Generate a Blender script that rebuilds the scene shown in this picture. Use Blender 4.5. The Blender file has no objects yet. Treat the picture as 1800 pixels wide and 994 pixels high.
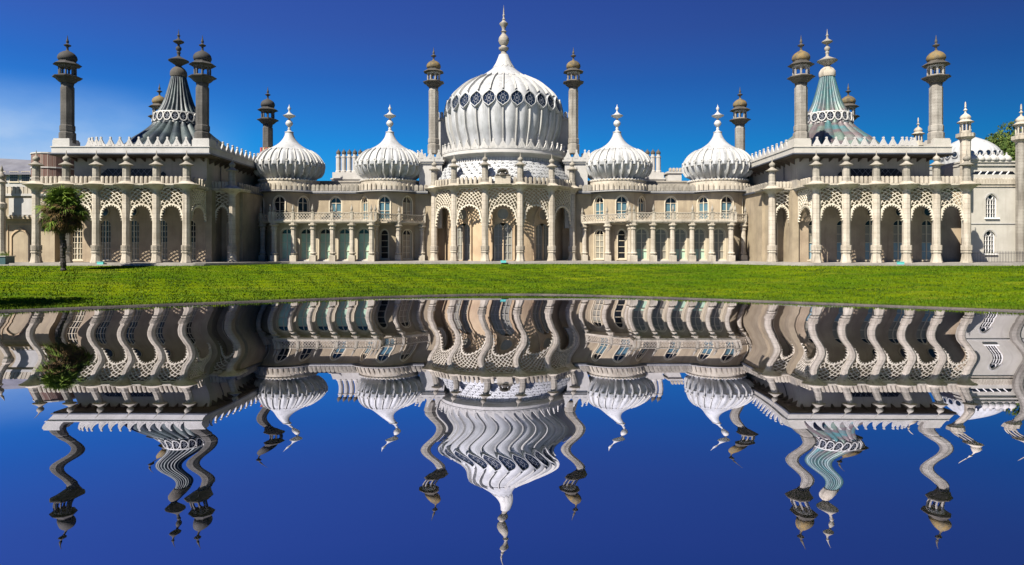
import bpy, bmesh, math, random
import numpy as np
from math import sin, cos, pi, radians, sqrt, atan2
random.seed(7)
S = bpy.context.scene
COL = S.collection
# ------------------------------------------------------------------ camera
F = 1200.0; CX = 900.0; HY = 440.0; EYE = 1.6; ZW = -2.7
cam = bpy.data.cameras.new('camera'); camo = bpy.data.objects.new('camera', cam); COL.objects.link(camo)
camo.location = (0, 0, EYE); camo.rotation_euler = (radians(90), 0, 0)
cam.sensor_width = 36; cam.lens = 24.0; cam.shift_y = -(497 - HY) / 1800.0
cam.clip_start = 0.1; cam.clip_end = 9000
S.camera = camo
# ------------------------------------------------------------------ sky and sun
AZ, EL = radians(40), radians(46)       # sun: left of and behind the camera
W = bpy.data.worlds.new('World'); S.world = W; W.use_nodes = True
nt = W.node_tree; nt.nodes.clear()
def N(t, k, **kw):
    n = t.nodes.new(k)
    for a, b in kw.items(): setattr(n, a, b)
    return n
out = N(nt, 'ShaderNodeOutputWorld'); bg = N(nt, 'ShaderNodeBackground'); bg.inputs[1].default_value = 0.050
sky = N(nt, 'ShaderNodeTexSky', sky_type='NISHITA', sun_disc=False, sun_elevation=EL, sun_rotation=pi + AZ)
sky.altitude = 0; sky.air_density = 1.0; sky.dust_density = 0.25; sky.ozone_density = 3.2
hs = N(nt, 'ShaderNodeHueSaturation'); hs.inputs['Saturation'].default_value = 1.35; hs.inputs['Value'].default_value = 0.8
nt.links.new(sky.outputs[0], hs.inputs['Color'])
# thin cloud low in the west (left), one wisp bank
tc = N(nt, 'ShaderNodeTexCoord')
sep = N(nt, 'ShaderNodeSeparateXYZ'); nt.links.new(tc.outputs['Generated'], sep.inputs[0])
mp = N(nt, 'ShaderNodeMapping'); mp.inputs['Scale'].default_value = (2.2, 2.2, 5.5); nt.links.new(tc.outputs['Generated'], mp.inputs[0])
cn = N(nt, 'ShaderNodeTexNoise'); cn.inputs['Scale'].default_value = 1.3; cn.inputs['Detail'].default_value = 7; cn.inputs['Roughness'].default_value = 0.55
nt.links.new(mp.outputs[0], cn.inputs['Vector'])
def mth(t, op, a, b=None, c=None, clamp=False):
    n = N(t, 'ShaderNodeMath', operation=op); n.use_clamp = clamp
    for i, v in enumerate((a, b, c)):
        if v is None: continue
        if isinstance(v, (int, float)): n.inputs[i].default_value = v
        else: t.links.new(v, n.inputs[i])
    return n.outputs[0]
def mrange(t, v, a, b, c=0.0, d=1.0, smooth=True):
    n = N(t, 'ShaderNodeMapRange'); n.interpolation_type = 'SMOOTHSTEP' if smooth else 'LINEAR'
    t.links.new(v, n.inputs[0])
    for i, x in zip((1, 2, 3, 4), (a, b, c, d)): n.inputs[i].default_value = x
    return n.outputs[0]
def vmix(t, fac, a, b, mode='MIX'):
    n = N(t, 'ShaderNodeMix', data_type='RGBA', blend_type=mode)
    if isinstance(fac, (int, float)): n.inputs[0].default_value = fac
    else: t.links.new(fac, n.inputs[0])
    for i, v in ((6, a), (7, b)):
        if isinstance(v, tuple): n.inputs[i].default_value = tuple(v) + (1,) * (4 - len(v))
        else: t.links.new(v, n.inputs[i])
    return n.outputs[2]
west = mrange(nt, sep.outputs['X'], -0.34, -0.55)
low = mrange(nt, sep.outputs['Z'], 0.215, 0.125)
wob = mrange(nt, cn.outputs['Fac'], 0.36, 0.66)
cl = mth(nt, 'MULTIPLY', mth(nt, 'MULTIPLY', west, low), mth(nt, 'ADD', mth(nt, 'MULTIPLY', wob, 0.70), 0.45), clamp=True)
rp = N(nt, 'ShaderNodeValToRGB'); e = rp.color_ramp.elements
e[0].position = 0.0; e[0].color = (.06, .60, 1.0, 1); e[1].position = 1.0; e[1].color = (.60, .50, .80, 1)
for p0, c0 in ((.15, (.08, .58, .98)), (.235, (.24, .46, .84)), (.30, (.54, .42, .77)), (.36, (.70, .43, .80))):
    x = e.new(p0); x.color = c0 + (1,)
nt.links.new(mth(nt, 'MAXIMUM', sep.outputs['Z'], 0.0), rp.inputs[0])
xf = mth(nt, 'SUBTRACT', 1.07, mth(nt, 'MULTIPLY', sep.outputs['X'], 0.68))
tinted = N(nt, 'ShaderNodeVectorMath', operation='MULTIPLY'); nt.links.new(hs.outputs[0], tinted.inputs[0]); nt.links.new(rp.outputs[0], tinted.inputs[1])
tin2 = N(nt, 'ShaderNodeVectorMath', operation='SCALE'); nt.links.new(tinted.outputs[0], tin2.inputs[0]); nt.links.new(xf, tin2.inputs['Scale'])
skyc = vmix(nt, cl, tin2.outputs[0], (3.6, 5.0, 7.2))
nt.links.new(skyc, bg.inputs[0]); nt.links.new(bg.outputs[0], out.inputs[0])
sl = bpy.data.lights.new('sun', 'SUN'); sl.energy = 5.0; sl.angle = radians(0.5); sl.color = (1.0, 0.94, 0.83)
so = bpy.data.objects.new('sun', sl); COL.objects.link(so); so.location = (-60, -40, 80)
so.rotation_euler = (pi/2 - EL, 0, -AZ)
S.view_settings.view_transform = 'Standard'; S.view_settings.look = 'None'
S.view_settings.exposure = 1.26; S.view_settings.gamma = 1.0
S.render.resolution_x = 1024; S.render.resolution_y = 565
S.render.engine = 'CYCLES'
# ------------------------------------------------------------------ materials
MATS = {}
def newmat(name):
    m = bpy.data.materials.new(name); m.use_nodes = True
    t = m.node_tree; p = t.nodes['Principled BSDF']; MATS[name] = m
    return m, t, p
def noise(t, vec, scale, detail=5, rough=0.55):
    n = N(t, 'ShaderNodeTexNoise'); n.inputs['Scale'].default_value = scale
    n.inputs['Detail'].default_value = detail; n.inputs['Roughness'].default_value = rough
    t.links.new(vec, n.inputs['Vector']); return n.outputs['Fac']
def mapped(t, vec, sc):
    n = N(t, 'ShaderNodeMapping'); n.inputs['Scale'].default_value = sc; t.links.new(vec, n.inputs[0]); return n.outputs[0]
def bump(t, p, h, dist, strength=0.6):
    b = N(t, 'ShaderNodeBump'); b.inputs['Strength'].default_value = strength; b.inputs['Distance'].default_value = dist
    t.links.new(h, b.inputs['Height']); t.links.new(b.outputs[0], p.inputs['Normal'])
def stone(name, base, dark, streak=0.5, stain=(0.10, 0.085, 0.06), rough=0.85, joints=None, bmp=0.02, tint=None, tintamt=0.0, gloss=None):
    m, t, p = newmat(name)
    base, dark, stain = [tuple(c*0.65 for c in q_) for q_ in (base, dark, stain)]
    pos = N(t, 'ShaderNodeNewGeometry').outputs['Position']
    n1 = noise(t, pos, 0.55, 6); n2 = noise(t, mapped(t, pos, (2.2, 2.2, 0.16)), 1.0, 6, 0.6); n3 = noise(t, pos, 7.0, 4)
    c = vmix(t, mrange(t, n1, 0.35, 0.68), base, dark)
    c = vmix(t, mth(t, 'MULTIPLY', mrange(t, n3, 0.45, 0.75), 0.25), c, dark)
    c = vmix(t, mth(t, 'MULTIPLY', mrange(t, n2, 0.50, 0.74), streak), c, stain)
    if tint: tint = tuple(v_*.55 for v_ in tint); c = vmix(t, mth(t, 'MULTIPLY', mrange(t, noise(t, pos, 1.7, 4), 0.45, 0.62), tintamt), c, tint)
    h = n3
    if joints:
        sx = N(t, 'ShaderNodeSeparateXYZ'); t.links.new(pos, sx.inputs[0])
        fr = mth(t, 'FRACT', mth(t, 'DIVIDE', sx.outputs['Z'], joints))
        jn = mrange(t, mth(t, 'ABSOLUTE', mth(t, 'SUBTRACT', fr, 0.5)), 0.46, 0.485)
        c = vmix(t, mth(t, 'MULTIPLY', jn, 0.55), c, stain)
        row = mth(t, 'FLOOR', mth(t, 'DIVIDE', sx.outputs['Z'], joints))
        wn = N(t, 'ShaderNodeTexWhiteNoise', noise_dimensions='3D'); cb = N(t, 'ShaderNodeCombineXYZ')
        t.links.new(row, cb.inputs[2]); t.links.new(mth(t, 'FLOOR', mth(t, 'MULTIPLY', sx.outputs['X'], .7)), cb.inputs[0]); t.links.new(cb.outputs[0], wn.inputs['Vector'])
        c = vmix(t, mth(t, 'MULTIPLY', wn.outputs['Value'], 0.30), c, dark)
        h = mth(t, 'SUBTRACT', n3, jn)
    t.links.new(c, p.inputs['Base Color']); p.inputs['Roughness'].default_value = rough
    bump(t, p, h, bmp)
    return m
stone('bath stone', (0.62, 0.55, 0.45), (0.44, 0.38, 0.30), 0.6, joints=0.62)
stone('carved stone', (0.60, 0.535, 0.43), (0.42, 0.365, 0.285), 0.65)
stone('pier stone', (0.44, 0.395, 0.325), (0.26, 0.235, 0.19), 0.7, stain=(0.06, 0.055, 0.045), joints=0.5)
stone('stucco', (0.45, 0.365, 0.245), (0.34, 0.27, 0.18), 0.45, stain=(0.20, 0.155, 0.12), bmp=0.008)
stone('cream stucco', (0.54, 0.46, 0.335), (0.44, 0.37, 0.265), 0.3, stain=(0.22, 0.18, 0.13), bmp=0.008)
stone('lattice stone', (0.80, 0.72, 0.58), (0.66, 0.58, 0.45), 0.3)
stone('warm stucco', (0.48, 0.375, 0.255), (0.36, 0.275, 0.185), 0.5, stain=(0.22, 0.16, 0.11), bmp=0.008)
stone('ochre stucco', (0.60, 0.45, 0.285), (0.48, 0.345, 0.215), 0.2, stain=(0.24, 0.17, 0.11), bmp=0.008)
stone('upper stucco', (0.44, 0.395, 0.33), (0.36, 0.32, 0.265), 0.3, stain=(0.16, 0.14, 0.12), bmp=0.008)
stone('annexe render', (0.56, 0.525, 0.46), (0.48, 0.45, 0.39), 0.25, stain=(0.30, 0.27, 0.23), bmp=0.006)
stone('white render', (0.55, 0.53, 0.50), (0.46, 0.44, 0.41), 0.25, stain=(0.30, 0.29, 0.27), bmp=0.006)
stone('dome white', (0.54, 0.545, 0.55), (0.40, 0.405, 0.405), 0.75, stain=(0.26, 0.265, 0.25), rough=0.6, bmp=0.006)
stone('rib white', (0.58, 0.565, 0.53), (0.5, 0.49, 0.46), 0.35, stain=(0.16, 0.15, 0.13), rough=0.7)
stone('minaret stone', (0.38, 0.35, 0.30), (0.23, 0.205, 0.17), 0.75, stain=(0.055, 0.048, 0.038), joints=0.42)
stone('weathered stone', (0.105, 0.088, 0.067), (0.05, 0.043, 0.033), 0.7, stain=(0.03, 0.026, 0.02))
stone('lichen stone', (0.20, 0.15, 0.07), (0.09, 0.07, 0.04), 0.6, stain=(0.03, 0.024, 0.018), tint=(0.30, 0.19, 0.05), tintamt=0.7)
stone('dark minaret stone', (0.13, 0.118, 0.103), (0.06, 0.054, 0.047), 0.7, stain=(0.03, 0.027, 0.024), joints=0.42)  # darker grey version of the minaret stone, for the left wing
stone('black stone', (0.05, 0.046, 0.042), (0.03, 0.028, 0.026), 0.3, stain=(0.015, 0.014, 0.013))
stone('lead', (0.10, 0.11, 0.14), (0.06, 0.066, 0.085), 0.4, stain=(0.05, 0.055, 0.07), rough=0.5)
stone('paving', (0.36, 0.33, 0.29), (0.26, 0.24, 0.21), 0.1)
stone('slate', (0.20, 0.20, 0.23), (0.13, 0.13, 0.155), 0.3, joints=0.35, rough=0.6)
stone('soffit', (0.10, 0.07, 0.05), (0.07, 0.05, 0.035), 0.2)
stone('pond clay', (0.05, 0.045, 0.03), (0.03, 0.027, 0.02), 0.1)
def plain(name, col, rough=0.6, metal=0.0, spec=0.5):
    m, t, p = newmat(name); pos = N(t, 'ShaderNodeNewGeometry').outputs['Position']
    n = noise(t, pos, 2.5, 4)
    t.links.new(vmix(t, mth(t, 'MULTIPLY', n, 0.5), col, tuple(c*0.62 for c in col)), p.inputs['Base Color'])
    p.inputs['Roughness'].default_value = rough; p.inputs['Metallic'].default_value = metal; p.inputs['Specular IOR Level'].default_value = spec
    return m
plain('frame paint', (0.52, 0.45, 0.33)); plain('white paint', (0.75, 0.73, 0.70)); plain('grey frame', (0.30, 0.29, 0.26))
plain('dark tracery', (0.10, 0.11, 0.13)); plain('iron', (0.03, 0.03, 0.035), 0.5); plain('terracotta', (0.36, 0.07, 0.04)); plain('buff clay', (0.50, 0.36, 0.18))
plain('teal enamel', (0.10, 0.42, 0.40)); plain('dark teal', (0.02, 0.06, 0.065)); plain('gilded ornament', (0.34, 0.26, 0.13), 0.6)
def glass(name, col, rough=0.08, spec=0.25):
    m, t, p = newmat(name); pos = N(t, 'ShaderNodeNewGeometry').outputs['Position']
    n = noise(t, mapped(t, pos, (1.2, 1.2, 0.5)), 1.4, 3)
    t.links.new(vmix(t, n, col, tuple(c*0.55 for c in col)), p.inputs['Base Color'])
    p.inputs['Roughness'].default_value = rough; p.inputs['Specular IOR Level'].default_value = spec
    bump(t, p, noise(t, pos, 0.9, 2), 0.02, 0.3)
glass('green blind glass', (0.40, 0.55, 0.41)); glass('grey blind glass', (0.25, 0.235, 0.19), 0.35); glass('sky reflection glass', (0.22, 0.33, 0.38), 0.2); glass('dark glass', (0.012, 0.014, 0.018), 0.1, 0.35); glass('leaded glass', (0.014, 0.014, 0.02), 0.45)
glass('blue glass', (0.08, 0.15, 0.18), 0.05, 0.5); glass('ivory glass', (0.36, 0.30, 0.22)); glass('oculus glass', (0.010, 0.018, 0.034), 0.06, 0.5)
def brick(name, c1, c2, mortar):
    m, t, p = newmat(name)
    tcn = N(t, 'ShaderNodeTexCoord'); b = N(t, 'ShaderNodeTexBrick'); b.inputs['Scale'].default_value = 2.2
    t.links.new(mapped(t, tcn.outputs['Object'], (1, 1, 1)), b.inputs['Vector'])
    for i, c in ((1, c1), (2, c2), (3, mortar)): b.inputs[i].default_value = c + (1,)
    t.links.new(b.outputs[0], p.inputs['Base Color']); p.inputs['Roughness'].default_value = 0.9
brick('brown brick', (0.13, 0.06, 0.045), (0.085, 0.045, 0.035), (0.2, 0.17, 0.14))
def tentmat(name, cols, dark, sheen=0.35, k=24):
    m, t, p = newmat(name); cols = [tuple(v_*(0.52 if 'teal' in name else 0.36) for v_ in c_) for c_ in cols]; dark = tuple(v_*.5 for v_ in dark)
    tcn = N(t, 'ShaderNodeTexCoord'); sx = N(t, 'ShaderNodeSeparateXYZ'); t.links.new(tcn.outputs['Object'], sx.inputs[0])
    ang = mth(t, 'ARCTAN2', sx.outputs['Y'], sx.outputs['X'])
    seg = mth(t, 'FLOOR', mth(t, 'MULTIPLY', ang, k/(2*pi)))
    cb = N(t, 'ShaderNodeCombineXYZ'); t.links.new(seg, cb.inputs[0])
    zz = mth(t, 'DIVIDE', sx.outputs['Z'], 3.5); t.links.new(mth(t, 'ADD', zz, seg), cb.inputs[2])
    n = noise(t, cb.outputs[0], 1.3, 3)
    r = N(t, 'ShaderNodeValToRGB'); r.color_ramp.interpolation = 'EASE'; e = r.color_ramp.elements
    e[0].position = 0.25; e[0].color = cols[0] + (1,); e[1].position = 0.8; e[1].color = cols[-1] + (1,)
    for i, c in enumerate(cols[1:-1]):
        x = e.new(0.25 + 0.55*(i+1)/(len(cols)-1)); x.color = c + (1,)
    t.links.new(n, r.inputs[0])
    st = noise(t, mapped(t, tcn.outputs['Object'], (5, 5, 0.35)), 1.2, 5)
    c = vmix(t, mth(t, 'MULTIPLY', mrange(t, st, 0.48, 0.7), 0.6), r.outputs[0], dark)
    hi = mrange(t, sx.outputs['Z'], 3.2, 5.5)
    if 'teal' in name: c = vmix(t, mth(t, 'MULTIPLY', hi, 0.6), c, (0.008, 0.075, 0.085))
    t.links.new(c, p.inputs['Base Color']); p.inputs['Roughness'].default_value = 0.5
    p.inputs['Metallic'].default_value = 0.15
    bump(t, p, st, 0.03)
tentmat('teal copper', [(0.06, 0.20, 0.19), (0.20, 0.27, 0.22), (0.19, 0.14, 0.145), (0.08, 0.24, 0.25), (0.36, 0.37, 0.30)], (0.06, 0.10, 0.11))
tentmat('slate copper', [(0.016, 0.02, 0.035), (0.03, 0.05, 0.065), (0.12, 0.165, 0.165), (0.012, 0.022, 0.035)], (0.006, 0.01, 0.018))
# grass
m, t, p = newmat('lawn grass')
pos = N(t, 'ShaderNodeNewGeometry').outputs['Position']
n1 = noise(t, mapped(t, pos, (0.4, 1.1, 1)), 0.16, 5, 0.6); n2 = noise(t, mapped(t, pos, (1, 0.45, 1)), 1.3, 8, 0.72); n3 = noise(t, pos, 9, 3, 0.7)
c = vmix(t, mrange(t, n1, 0.35, 0.66), (0.044, 0.088, 0.002), (0.112, 0.145, 0.002))
c = vmix(t, mth(t, 'MULTIPLY', mrange(t, n2, 0.42, 0.72), 0.6), c, (0.045, 0.10, 0.006))
c = vmix(t, mth(t, 'MULTIPLY', mrange(t, n3, 0.5, 0.75), 0.4), c, (0.13, 0.16, 0.016))
n5 = noise(t, mapped(t, pos, (0.6, 1.2, 1)), 0.55, 6, 0.65); c = vmix(t, mth(t, 'MULTIPLY', mrange(t, n5, 0.45, 0.66), 0.42), c, (0.022, 0.058, 0.003))
n6 = noise(t, mapped(t, pos, (0.25, 0.8, 1)), 0.4, 4); c = vmix(t, mth(t, 'MULTIPLY', mrange(t, n6, 0.55, 0.7), 0.45), c, (0.15, 0.15, 0.018))
t.links.new(c, p.inputs['Base Color']); p.inputs['Roughness'].default_value = 1.0; p.inputs['Specular IOR Level'].default_value = 0.0
bump(t, p, mth(t, 'ADD', n2, mth(t, 'MULTIPLY', n3, 0.4)), 0.25, 0.8)
def leafmat(name, a, b, d, sc=3.0):
    m, t, p = newmat(name); oi = N(t, 'ShaderNodeObjectInfo').outputs['Random']
    pos = N(t, 'ShaderNodeNewGeometry').outputs['Position']
    c = vmix(t, mrange(t, noise(t, pos, sc, 4, 0.7), 0.35, 0.65), a, b)
    c = vmix(t, mth(t, 'MULTIPLY', mrange(t, noise(t, pos, sc*.3, 3), 0.45, 0.65), 0.7), c, d)
    t.links.new(c, p.inputs['Base Color']); p.inputs['Roughness'].default_value = 0.8; p.inputs['Specular IOR Level'].default_value = 0.1
leafmat('blade grass', (0.042, 0.088, 0.003), (0.090, 0.126, 0.004), (0.02, 0.044, 0.004), 0.4)
leafmat('palm leaf', (0.07, 0.13, 0.015), (0.15, 0.20, 0.03), (0.03, 0.045, 0.012))
leafmat('dry palm leaf', (0.13, 0.08, 0.025), (0.06, 0.045, 0.02), (0.02, 0.018, 0.012))
leafmat('tree leaf', (0.04, 0.075, 0.018), (0.085, 0.11, 0.025), (0.025, 0.04, 0.015), 0.6)
stone('palm bark', (0.045, 0.035, 0.028), (0.025, 0.02, 0.017), 0.4)
stone('bark', (0.09, 0.07, 0.05), (0.05, 0.04, 0.03), 0.4)
# still pond: slow swell whose slope turns about the near bank and shortens towards it
m, t, p = newmat('pond water'); t.nodes.remove(p)
pos = N(t, 'ShaderNodeNewGeometry').outputs['Position']
sx = N(t, 'ShaderNodeSeparateXYZ'); t.links.new(pos, sx.inputs[0])
yy = mth(t, 'MAXIMUM', sx.outputs['Y'], 3.0)
v = mth(t, 'DIVIDE', 4.3, yy)
qq = mth(t, 'DIVIDE', sx.outputs['X'], yy)
lag = mth(t, 'SUBTRACT', 0.008, mth(t, 'MINIMUM', mth(t, 'MULTIPLY', mth(t, 'MULTIPLY', qq, qq), 0.10), 0.03))
w_ = mth(t, 'SUBTRACT', 0.3275, mth(t, 'ADD', v, lag))                       # swell age
ph = mth(t, 'MULTIPLY', mth(t, 'ADD', mth(t, 'MULTIPLY', w_, 0.01479*1200), mth(t, 'MULTIPLY', mth(t, 'MULTIPLY', w_, w_), -7.1e-6*1.44e6)), 2*pi)
nz = noise(t, mapped(t, pos, (0.05, 0.25, 0.0)), 1.0, 2)
ph = mth(t, 'ADD', ph, mth(t, 'MULTIPLY', mth(t, 'SUBTRACT', nz, 0.5), 0.9))
slope = mth(t, 'MULTIPLY', mth(t, 'COSINE', ph), mth(t, 'MULTIPLY', mth(t, 'ADD', mth(t, 'DIVIDE', -0.0036, v), -0.0105), mrange(t, v, 0.30, 0.385, 1.0, 0.22)))
lull = mth(t, 'MULTIPLY', mrange(t, v, 0.150, 0.185), mrange(t, v, 0.262, 0.222))
slope = mth(t, 'MULTIPLY', slope, mth(t, 'SUBTRACT', 1.0, mth(t, 'MULTIPLY', lull, 0.6)))
nf = noise(t, mapped(t, pos, (1.3, 0.5, 0.0)), 1.0, 3)
slope = mth(t, 'ADD', slope, mth(t, 'MULTIPLY', mth(t, 'SUBTRACT', nf, 0.5), 0.0035))
q = mth(t, 'DIVIDE', sx.outputs['X'], yy)
cb = N(t, 'ShaderNodeCombineXYZ'); cb.inputs[2].default_value = 1.0
t.links.new(slope, cb.inputs[0]); t.links.new(mth(t, 'ADD', mth(t, 'MULTIPLY', mth(t, 'MULTIPLY', slope, q), -1.0), mrange(t, v, 0.28, 0.46, 0.0, 0.013)), cb.inputs[1])
vn = N(t, 'ShaderNodeVectorMath', operation='NORMALIZE'); t.links.new(cb.outputs[0], vn.inputs[0])
gl = N(t, 'ShaderNodeBsdfGlossy'); gl.inputs['Roughness'].default_value = 0.0; gl.inputs['Color'].default_value = (0.69, 0.69, 0.80, 1)
t.links.new(vn.outputs[0], gl.inputs['Normal'])
df = N(t, 'ShaderNodeBsdfDiffuse'); df.inputs['Color'].default_value = (0.008, 0.012, 0.02, 1)
mx = N(t, 'ShaderNodeMixShader'); mx.inputs[0].default_value = 0.02
t.links.new(gl.outputs[0], mx.inputs[1]); t.links.new(df.outputs[0], mx.inputs[2])
t.links.new(mx.outputs[0], t.nodes['Material Output'].inputs[0])

# ------------------------------------------------------------------ mesh helpers
class MB:
    def __init__(s): s.v = []; s.f = []
    def add(s, vs, fs):
        o = len(s.v); s.v += [tuple(x) for x in vs]; s.f += [tuple(i+o for i in f) for f in fs]; return s
    def box(s, x0, x1, y0, y1, z0, z1):
        return s.add([(x0,y0,z0),(x1,y0,z0),(x1,y1,z0),(x0,y1,z0),(x0,y0,z1),(x1,y0,z1),(x1,y1,z1),(x0,y1,z1)],
              [(0,3,2,1),(4,5,6,7),(0,1,5,4),(1,2,6,5),(2,3,7,6),(3,0,4,7)])
    def lathe(s, prof, n=8, cx=0, cy=0, rot=0.0, mod=None, a0=None, a1=None, caps=True):
        full = a0 is None
        m = n if full else n+1
        vs = []
        for k, (r, z) in enumerate(prof):
            for i in range(m):
                a = rot + 2*pi*i/n if full else a0 + (a1-a0)*i/n
                rr = r if mod is None else mod(r, z, a)
                vs.append((cx + rr*cos(a), cy + rr*sin(a), z))
        fs = []
        for k in range(len(prof)-1):
            for i in range(n):
                j = (i+1) % m
                fs.append((k*m+i, k*m+j, (k+1)*m+j, (k+1)*m+i))
        if full and caps:
            fs.append(tuple(range(m))[::-1]); fs.append(tuple((len(prof)-1)*m+i for i in range(m)))
        return s.add(vs, fs)
    def ext(s, poly, y0, y1):                      # polygon in x-z, thickness in y
        n = len(poly)
        vs = [(x, y0, z) for x, z in poly] + [(x, y1, z) for x, z in poly]
        fs = [tuple(range(n)), tuple(range(n, 2*n))[::-1]] + [(i, n+i, n+(i+1) % n, (i+1) % n) for i in range(n)]
        return s.add(vs, fs)
    def band(s, A, B, y0, y1, closed=False):       # ribbon between two outlines
        n = len(A); vs = [(x, y0, z) for x, z in A] + [(x, y0, z) for x, z in B] + [(x, y1, z) for x, z in A] + [(x, y1, z) for x, z in B]
        fs = []
        for i in range(n if closed else n-1):
            j = (i+1) % n
            fs += [(i, j, n+j, n+i), (2*n+j, 2*n+i, 3*n+i, 3*n+j), (i, 2*n+i, 2*n+j, j), (n+j, 3*n+j, 3*n+i, n+i)]
        return s.add(vs, fs)
    def bar2(s, p, q, w, y0, y1):                  # bar in the x-z plane
        dx, dz = q[0]-p[0], q[1]-p[1]; L = sqrt(dx*dx+dz*dz) or 1e-6; nx, nz_ = -dz/L*w/2, dx/L*w/2
        return s.add([(p[0]-nx,y0,p[1]-nz_),(q[0]-nx,y0,q[1]-nz_),(q[0]+nx,y0,q[1]+nz_),(p[0]+nx,y0,p[1]+nz_),
                      (p[0]-nx,y1,p[1]-nz_),(q[0]-nx,y1,q[1]-nz_),(q[0]+nx,y1,q[1]+nz_),(p[0]+nx,y1,p[1]+nz_)],
                     [(0,1,2,3),(7,6,5,4),(0,4,5,1),(3,2,6,7),(0,3,7,4),(1,5,6,2)])
    def tube(s, pts, rad, n=6):
        vs = []; k = len(pts)
        for i, p in enumerate(pts):
            a = pts[max(0, i-1)]; b = pts[min(k-1, i+1)]
            d = np.array(b, float)-np.array(a, float); d /= (np.linalg.norm(d) or 1)
            u = np.cross(d, (0, 0, 1) if abs(d[2]) < .9 else (1, 0, 0)); u /= np.linalg.norm(u); w = np.cross(d, u)
            r = rad[i] if hasattr(rad, '__len__') else rad
            for j in range(n):
                q_ = np.array(p) + r*(u*cos(2*pi*j/n) + w*sin(2*pi*j/n)); vs.append(tuple(q_))
        fs = [(i*n+j, i*n+(j+1) % n, (i+1)*n+(j+1) % n, (i+1)*n+j) for i in range(k-1) for j in range(n)]
        fs += [tuple(range(n))[::-1], tuple((k-1)*n+j for j in range(n))]
        return s.add(vs, fs)
    def mesh(s, name, mat, smooth=None):
        me = bpy.data.meshes.new(name); me.from_pydata(s.v, [], s.f)
        me.materials.append(MATS[mat]); me.validate()
        bm = bmesh.new(); bm.from_mesh(me); bmesh.ops.recalc_face_normals(bm, faces=bm.faces); bm.to_mesh(me); bm.free()
        if smooth:
            me.polygons.foreach_set('use_smooth', [True]*len(me.polygons)); me.set_sharp_from_angle(angle=radians(smooth))
        return me
CACHE = {}
def cm(key, mat, fn, smooth=None):
    k = (key, mat)
    if k not in CACHE:
        mb = MB(); fn(mb); CACHE[k] = mb.mesh(key if isinstance(key, str) else key[0], mat, smooth)
    return CACHE[k]
def put(name, me, parent=None, loc=(0, 0, 0), rz=0.0, **pr):
    o = bpy.data.objects.new(name, me); COL.objects.link(o); o.parent = parent
    o.location = loc; o.rotation_euler = (0, 0, rz)
    for a, b in pr.items(): o[a] = b
    return o
def thing(name, loc, label, cat, group=None, rz=0):
    o = bpy.data.objects.new(name, None); COL.objects.link(o); o.location = loc; o.rotation_euler = (0, 0, rz)
    o.empty_display_size = 0.5; o['label'] = label; o['category'] = cat
    if group: o['group'] = group
    return o
def tag(o, label, cat, group=None):
    o['label'] = label; o['category'] = cat
    if group: o['group'] = group
    return o

# arch outline: list of (x,z) left spring -> apex -> right spring
def arch(a, zs, zt, n=10, kind='point'):
    pts = []
    for i in range(-n, n+1):
        th = i/n*pi/2
        x = a*sin(th); c = cos(th)
        z = {'round': c, 'point': c**1.0*(0.86) + 0.14*(1-abs(sin(th)))**0.7 if c > 1e-6 else 0, 'ogee': c*0.72 + 0.28*(1-abs(sin(th)))**1.3 if c > 1e-6 else 0}[kind]
        pts.append((x, zs + (zt-zs)*z))
    return pts
def wall(mb, fmap, u0, u1, z0, z1, ops=(), t=0.35, du=1.0):
    def q(a, b, c, d): mb.add([fmap(*a), fmap(*b), fmap(*c), fmap(*d)], [(0, 1, 2, 3)])
    def plainq(a, b, za, zb):
        if b-a < 1e-4: return
        k = max(1, int((b-a)/du+.5))
        for i in range(k): q((a+(b-a)*i/k, 0, za), (a+(b-a)*(i+1)/k, 0, za), (a+(b-a)*(i+1)/k, 0, zb), (a+(b-a)*i/k, 0, zb))
    u = u0
    for (uc, a, zb, zs, zt, kind) in sorted(ops):
        plainq(u, uc-a, z0, z1)
        A = [(uc+x, z) for x, z in arch(a, zs, zt, 8, kind)]
        if zb > z0+1e-4: plainq(uc-a, uc+a, z0, zb)
        for (x0, za), (x1, zb_) in zip(A[:-1], A[1:]):
            q((x0, 0, za), (x1, 0, zb_), (x1, 0, z1), (x0, 0, z1))
        O = [(uc-a, zb)] + A + [(uc+a, zb)]
        for (x0, za), (x1, zb_) in zip(O, O[1:]+O[:1]): q((x0, 0, za), (x0, t, za), (x1, t, zb_), (x1, 0, zb_))
        u = uc+a
    plainq(u, u1, z0, z1)

# ------------------------------------------------------------------ the palace
PX, PY = -1.33, 105.0
palace = thing('palace', (PX, PY, 0), 'cream oriental palace with white ribbed onion domes, lattice arcades and slender minarets', 'palace')
def P(name, me, x, d, z=0.0, rz=0.0, parent=None, **pr):      # x from the palace axis, d = distance from the near bank
    if parent is None: return put(name, me, palace, (x, d-PY, z), rz, **pr)
    return put(name, me, parent, (x, d, z), rz, **pr)

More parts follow.
